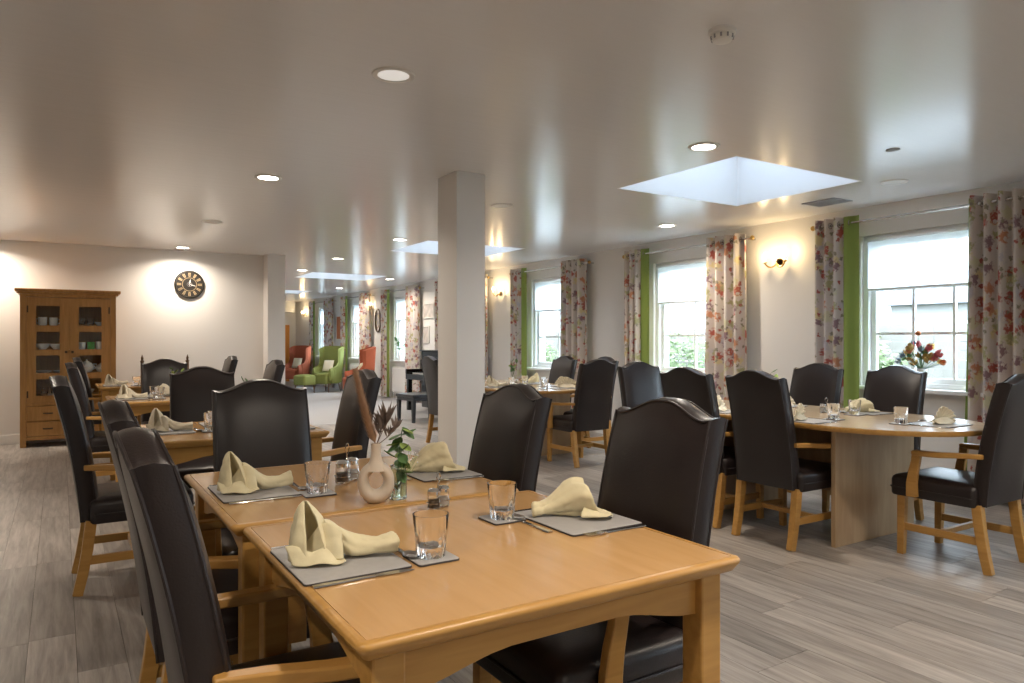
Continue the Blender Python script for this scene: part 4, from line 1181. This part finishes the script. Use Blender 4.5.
for s_ in (-1, 1):
    x0, x1 = (-.428, -.003) if s_ < 0 else (.003, .428)
    dm = MB(); st = .095
    dm.box(x0, x0 + st, -.012, .010, .52, 1.76); dm.box(x1 - st, x1, -.012, .010, .52, 1.76)
    rails = [(.52, .60), (.795, .865), (1.075, 1.145), (1.355, 1.43), (1.66, 1.76)]
    for a, b_ in rails: dm.box(x0 + st, x1 - st, -.012, .010, a, b_)
    do = dm.build('door', 'oak', t, None)
    for k in range(4): Box(x0 + st - .002, x1 - st + .002, -.003, .001, rails[k][1] - .002, rails[k + 1][0] + .002).build('pane', 'pane', do, None)
    hx = x1 - .03 if s_ < 0 else x0 + .03
    MB().lathe([(.008, 0), (.006, .012), (.016, .02), (.014, .03), (.0005, .032)], 12).xf(Matrix.Translation((hx, -.012, 1.115)) @ Matrix.Rotation(R(90), 4, 'X')).build('knob', 'bronze', do)
    hgx = x0 + .012 if s_ < 0 else x1 - .012
    for z in (.62, 1.62): Box(hgx - .008, hgx + .008, -.018, -.012, z - .04, z + .04).build('hinge', 'bronze', do, None)
    for z0_, z1_ in ((.305, .48), (.13, .295)):
        dr = Box(x0, x1, -.012, .010, z0_, z1_).build('drawer', 'oak', t, None, bevel=.004)
        cxm = (x0 + x1) / 2; zm = (z0_ + z1_) / 2
        pts = [(cxm + .045 * math.cos(PI * k / 8), -.012 - .024 * math.sin(PI * k / 8), zm) for k in range(9)]
        MB().tube(pts, .008, 8).build('handle', 'bronze', dr)
# crockery
mug_b = me_of(MB().lathe([(.0005, 0), (.032, 0), (.038, .01), (.04, .085), (.036, .085), (.034, .01), (.0005, .008)], 16), 'ceramic_white')
mug_g = mug_b.copy(); mug_g.materials.clear(); mug_g.materials.append(MATS['ceramic_green'])
hnd = me_of(MB().tube([(.038, 0, .07), (.062, 0, .068), (.066, 0, .045), (.06, 0, .025), (.037, 0, .02)], .005, 6), 'ceramic_white')
hnd_g = hnd.copy(); hnd_g.materials.clear(); hnd_g.materials.append(MATS['ceramic_green'])
SHN = {.60: 'bottom shelf', .865: 'second lowest shelf', 1.145: 'second highest shelf', 1.43: 'top shelf'}
def crock(kind, x, z, lab, sc=1.0):
    rz = (x * 37) % 6.28
    if kind == 'mug':
        e = item('mug', 'white mug on the %s of the cabinet, %s' % (SHN[z], lab), 'mug', [('cup', mug_b, 0), ('handle', hnd, 0)], .095 + x, 10.175, z + .0005, rz, 'crockery in the cabinet')
    elif kind == 'gmug':
        e = item('mug', 'green mug on the %s of the cabinet, %s' % (SHN[z], lab), 'mug', [('cup', mug_g, 0), ('handle', hnd_g, 0)], .095 + x, 10.175, z + .0005, rz, 'crockery in the cabinet')
    elif kind == 'bowl':
        e = thing('bowl', 'white bowl on the %s of the cabinet, %s' % (SHN[z], lab), 'bowl', (.095 + x, 10.20, z + .0005), 0, 'crockery in the cabinet')
        MB().lathe([(.0005, 0), (.03, 0), (.032, .006), (.055, .03), (.068, .06), (.064, .06), (.05, .03), (.0005, .01)], 20).build('body', 'ceramic_white', e)
    elif kind == 'pot':
        e = thing('teapot', 'white teapot on the %s of the cabinet, %s' % (SHN[z], lab), 'teapot', (.095 + x, 10.20, z + .0005), 0, 'crockery in the cabinet')
        MB().lathe([(.0005, 0), (.04, 0), (.065, .03), (.068, .06), (.045, .1), (.03, .105)], 20).build('body', 'ceramic_white', e)
        MB().lathe([(.035, .102), (.025, .115), (.008, .12), (.012, .13), (.0005, .136)], 16).build('lid', 'ceramic_white', e)
        MB().tube([(-.05, 0, .04), (-.085, 0, .07), (-.10, 0, .10)], [.014, .01, .008], 8).build('spout', 'ceramic_white', e)
        MB().tube([(.055, 0, .085), (.09, 0, .085), (.095, 0, .055), (.06, 0, .03)], .006, 8).build('handle', 'ceramic_white', e)
    elif kind == 'glass':
        e = put('cabinet_glass', TUMBLER, None, (.095 + x, 10.175, z + .0005)); tag(e, 'clear glass on the %s of the cabinet, %s' % (SHN[z], lab), 'glass', 'crockery in the cabinet')
    elif kind == 'dish':
        e = thing('dish_stack', 'white dish on the %s of the cabinet, %s' % (SHN[z], lab), 'dish', (.095 + x, 10.22, z + .0005), 0, 'crockery in the cabinet')
        MB().lathe([(.0005, 0), (.05, 0), (.085, .02), (.09, .025), (.085, .028), (.05, .012), (.0005, .012)], 22).build('plate', 'ceramic_white', e)
    if sc != 1.0: e.scale = (sc,) * 3
for a in [('mug', -.27, 1.43, 'leftmost', 1.15), ('mug', -.16, 1.43, 'second from left', 1.1), ('glass', .13, 1.43, 'left of right door'), ('glass', .22, 1.43, 'middle of right door'), ('bowl', .32, 1.43, 'far right', .8),
          ('bowl', -.27, 1.145, 'leftmost', 1.15), ('bowl', -.13, 1.145, 'second from left', 1.1), ('mug', .13, 1.145, 'left of the green mug'), ('gmug', .225, 1.145, 'right door', 1.05), ('mug', .32, 1.145, 'right of the green mug', 1.1),
          ('dish', -.26, .865, 'leftmost'), ('dish', -.08, .865, 'second from left'), ('pot', .18, .865, 'right door', 1.15), ('pot', .34, .865, 'far right', .9),
          ('glass', -.25, .60, 'leftmost'), ('glass', -.15, .60, 'second from left'), ('bowl', .2, .60, 'right door')]: crock(*a)

# ================================================================== CLOCK
t = thing('wall_clock', 'round black wall clock with cream numeral plates on the back wall', 'clock', (1.48, YB - .002, 2.01))
MR = Matrix.Rotation(R(90), 4, 'X')
MB().lathe([(.0005, 0), (.185, 0), (.19, .012), (.183, .026), (.172, .028), (.168, .016), (.0005, .014)], 44).xf(MR).build('case', 'clock_face', t)
MB().lathe([(.092, .0145), (.092, .019), (.086, .019), (.086, .0145)], 36).xf(MR).build('inner_ring', 'clock_num', t)
ROM = ['XII', 'I', 'II', 'III', 'IV', 'V', 'VI', 'VII', 'VIII', 'IX', 'X', 'XI']
for k in range(12):
    a = PI / 2 - 2 * PI * k / 12; r_ = .130
    M = Matrix.Translation((r_ * math.cos(a), -.0165, r_ * math.sin(a))) @ Matrix.Rotation(PI / 2 - a, 4, 'Y')
    p = MB().rings([[(-.012 * q, y, -.026), (.012 * q, y, -.026), (.0165 * q, y, .026), (-.0165 * q, y, .026)] for y, q in ((0.002, 1), (-.002, .94))]).xf(M).build('numeral_plate', 'clock_num', t, None)
    cu = MB(); s_ = ROM[k]; wds = {'I': .0045, 'V': .0085, 'X': .0085}; tot = sum(wds[c] for c in s_); x = -tot / 2
    for c in s_:
        w_ = wds[c]; q = w_ / 2 - .0015
        def stroke(xa, xb): cu.rings([[(xa - .0011, y, -.02), (xa + .0011, y, -.02), (xb + .0011, y, .02), (xb - .0011, y, .02)] for y in (-.0018, -.0035)])
        m_ = x + w_ / 2
        if c == 'I': stroke(m_, m_)
        elif c == 'V': stroke(m_, m_ - q); stroke(m_, m_ + q)
        else: stroke(m_ - q, m_ + q); stroke(m_ + q, m_ - q)
        x += w_
    cu.xf(M).build('numeral', 'clock_face', p, None)
# skeleton centre and hands
MB().lathe([(.03, .0145), (.034, .019), (.026, .019)], 20, (0, 0, 0)).xf(MR).build('gear_ring', 'steel', t)
def hand(nm, ang, L, w_):
    M = Matrix.Translation((0, -.022, 0)) @ Matrix.Rotation(R(ang), 4, 'Y')
    MB().rings([[(-w_ * q, y, z) for y in (-.001, .001)] + [(w_ * q, y, z) for y in (.001, -.001)] for z, q in ((-.02, .6), (0, 1), (L * .7, 1.2), (L, .1))]).xf(M).build(nm, 'ceramic_white', t, None)
hand('hour_hand', 8, .07, .006); hand('minute_hand', 105, .085, .004)
MB().lathe([(.010, .014), (.010, .028), (.0005, .029)], 14).xf(MR).build('hub', 'steel', t)

# ================================================================== LOUNGE
def wing_chair(label, m_, x, y, rz, group='wing armchairs in the lounge'):
    t = thing('wing_armchair', label, 'armchair', (x, y, 0), rz, group)
    cushion(-.28, .36, -.27, .27, .20, .44, .06, .03).build('seat', m_, t, 50)
    F = []
    B = []
    for j in range(13):
        q = j / 12; z = .22 + .86 * q + .0; row, rb = [], []
        for i in range(21):
            a = -1 + 2 * i / 20
            wrap = sstep(.62, 1.0, abs(a))
            fwd = (.46 if q < .42 else .46 - .24 * sstep(.40, .56, q) + .03 * sstep(.6, 1, q)) * wrap
            yy = .37 * math.copysign(min(1, abs(a) / .72), a) * (1 + .10 * q)
            zz = z if q < 1 else z - .05 * wrap + .03 * (1 - a * a)
            if wrap > .3 and q < .55: zz = .22 + (.60 - .22) * min(1, q / .40) if q < .40 else .60 + (z - .60) * sstep(.40, .55, q)
            row.append((-.27 - .05 * q + fwd, yy * .96, zz)); rb.append((-.34 - .06 * q + fwd * 1.0, yy * 1.06, zz))
        F.append(row); B.append(rb)
    m = MB(); m.grid(F); m.grid(B)
    bd = [(0, i) for i in range(21)] + [(j, 20) for j in range(1, 13)] + [(12, i) for i in range(19, -1, -1)] + [(j, 0) for j in range(11, 0, -1)]
    m.rings([[F[j][i] for j, i in bd], [B[j][i] for j, i in bd]], True, False, False)
    m.build('winged_back', m_, t, 50)
    for s_ in (-1, 1):
        m = MB(); rs = []
        for k in range(9):
            q = k / 8; xx = -.30 + .60 * q
            rs.append([(xx, s_ * .335 + .055 * math.cos(a), .42 + .20 * math.sin(a) * (1 - .25 * q * q)) for a in [2 * PI * p / 12 for p in range(12)]])
        m.rings(rs).build('arm', m_, t, 60)
        for xx in (-.28, .27):
            MB().tube([(xx, s_ * .26, .22), (xx + math.copysign(.04, xx), s_ * .30, 0)], [.024, .014], 8).build('leg', 'oak_dark', t)
    return t
def pillow(label, m_, x, y, z, rz, tilt=-.35):
    m = MB(); n_ = 10
    for s_ in (-1, 1):
        m.grid([[(s_ * .06 * ((1 - (2 * i / n_ - 1) ** 4) * (1 - (2 * j / n_ - 1) ** 4)) ** .6, -.2 + .4 * i / n_, -.16 + .32 * j / n_) for i in range(n_ + 1)] for j in range(n_ + 1)])
    o = m.build('throw_pillow', m_, None, 60, loc=(x, y, z)); o.rotation_euler = (0, tilt, rz)
    tag(o, label, 'cushion', 'throw pillows on the armchairs'); return o
def P_(x, y, rz, lx, lz): return x + lx * math.cos(rz), y + lx * math.sin(rz), lz
for lab, m_, x, y, a, pl, pm in (('orange wing armchair farthest away at the lounge end', 'orange_cloth', 5.58, 20.2, 215, 'cream pillow on the farthest orange armchair', 'cream_cloth'),
                      ('lime green wing armchair in the lounge', 'green_cloth', 5.58, 17.45, 215, 'pale pillow on the green armchair', 'napkin_pale'),
                      ('orange wing armchair nearest in the lounge, beside the green curtain', 'orange_cloth', 5.48, 15.0, 165, 'cream pillow on the nearest orange armchair', 'cream_cloth')):
    wc = wing_chair(lab, m_, x, y, R(a)); k_s = .88 if y < 16 else .74; wc.scale = (k_s, k_s, 1.02)
    p = P_(x, y, R(a), -.06 * k_s, .64); po = pillow(pl, pm, *p, R(a)); po.scale = (k_s, k_s, .9)
t = thing('footstool', 'lime green upholstered footstool before the green armchair', 'footstool', (4.98, 17.30, 0), R(25)); t.scale = (.75, .75, 1)
cushion(-.25, .25, -.27, .27, .20, .42, .07, .03).build('seat', 'green_cloth', t, 50)
for sx in (-1, 1):
    for sy in (-1, 1): MB().tube([(sx * .18, sy * .2, .21), (sx * .21, sy * .23, 0)], [.022, .013], 8).build('leg', 'oak_dark', t)

# piano and bench
t = thing('upright_piano', 'black upright piano against the window wall behind the pillar', 'piano', (6.05, 11.38, 0))
MB().box(-.42, .02, -.70, .70, .04, 1.06).build('case', 'black_gloss', t, None, bevel=.008)
MB().box(-.45, .03, -.73, .73, 1.06, 1.085).build('lid', 'black_gloss', t, None, bevel=.004)
MB().box(-.74, -.42, -.70, .70, .56, .66).build('keybed', 'black_gloss', t, None, bevel=.006)
MB().box(-.74, -.42, .66, .70, .66, .74).box(-.74, -.42, -.70, -.66, .66, .74).build('key_cheek', 'black_gloss', t, None)
kd = Box(-.62, -.47, -.655, .655, .661, .675).build('white_keys', 'ceramic_white', t, None)
bk = MB()
for k in range(50):
    if k % 7 in (2, 6): continue
    y = -.65 + 1.3 * (k + 1) / 51
    bk.box(-.57, -.47, y - .006, y + .006, .675, .685)
bk.build('black_keys', 'black_satin', kd, None)['kind'] = 'stuff'
MB().box(-.46, -.43, -.6, .6, .72, .98).build('music_desk', 'black_gloss', t, None)
for s_ in (-1, 1):
    MB().box(-.73, -.65, s_ * .64 - .04, s_ * .64 + .04, 0, .57).build('leg', 'black_gloss', t, None, bevel=.005)
t = thing('piano_bench', 'black piano bench left of the pillar', 'bench', (4.80, 10.30, 0), R(8))
Box(-.32, .34, -.26, .26, .385, .43).build('seat', 'black_satin', t, None, bevel=.012)
Box(-.30, .32, -.24, .24, .33, .385).build('apron', 'black_satin', t, None)
for sx in (-.28, .30):
    for sy in (-.21, .21): MB().rings([[(sx - w_, sy - w_, z), (sx + w_, sy - w_, z), (sx + w_, sy + w_, z), (sx - w_, sy + w_, z)] for z, w_ in ((0, .02), (.34, .028))]).build('leg', 'black_satin', t, None)

# radiator, pictures, mirror
def radiator(y, lab):
    t = thing('radiator', lab, 'radiator', (XW - .10, y, .14), 0, 'white panel radiators under the windows')
    Box(.02, .07, -.55, .55, 0, .56).build('body', 'white', t, None, bevel=.006)
    fn = Box(-.004, .004, -.011, .011, .03, .53).mesh('fin', None); fn.materials.append(MATS['white'])
    for k in range(26): put('fin', fn, t, (.018, -.52 + k * .0416, 0))
    for s_ in (-1, 1): MB().tube([(.04, s_ * .50, -.14), (.04, s_ * .50, .04)], .009, 8).build('pipe', 'chrome', t)
radiator(14.11, 'white panel radiator under the fifth window')
radiator(16.82, 'white panel radiator under the sixth window')
for y, z, wy, hz_, lab in ((13.05, 1.38, .26, .34, 'small framed print in white mount on the lounge wall, upper'), (12.95, 1.85, .5, .30, 'wide pale framed print high on the lounge wall'), (18.35, 1.60, .42, .62, 'red floral picture on the wall between the sixth and last windows')):
    t = thing('framed_picture', lab, 'picture', (XW - .015, y, z), 0, 'framed pictures on the window wall')
    MB().box(-.01, .013, -wy / 2, -wy / 2 + .02, -hz_ / 2, hz_ / 2).box(-.01, .013, wy / 2 - .02, wy / 2, -hz_ / 2, hz_ / 2).box(-.01, .013, -wy / 2 + .02, wy / 2 - .02, -hz_ / 2, -hz_ / 2 + .02).box(-.01, .013, -wy / 2 + .02, wy / 2 - .02, hz_ / 2 - .02, hz_ / 2).build('frame', 'plastic_white', t, None)
    Box(.0, .012, -wy / 2 + .02, wy / 2 - .02, -hz_ / 2 + .02, hz_ / 2 - .02).build('print', 'rust_flower' if y > 18 else 'picture', t, None)
t = thing('oval_mirror', 'oval mirror in dark frame between lounge curtains', 'mirror', (XW - .01, 15.62, 1.72))
rg = [[(-.012 + .014 * math.cos(b_), (.17 + .016 * math.sin(b_)) * math.cos(a), (.26 + .016 * math.sin(b_)) * math.sin(a)) for b_ in [2 * PI * q / 8 for q in range(8)]] for a in [2 * PI * p / 32 for p in range(33)]]
MB().rings(rg, True, False, False).build('frame', 'bronze', t)
MB().rings([[(x_, .17 * math.cos(a), .26 * math.sin(a)) for a in [2 * PI * p / 32 for p in range(32)]] for x_ in (.005, -.008)]).build('glass', 'mirror', t, 30)
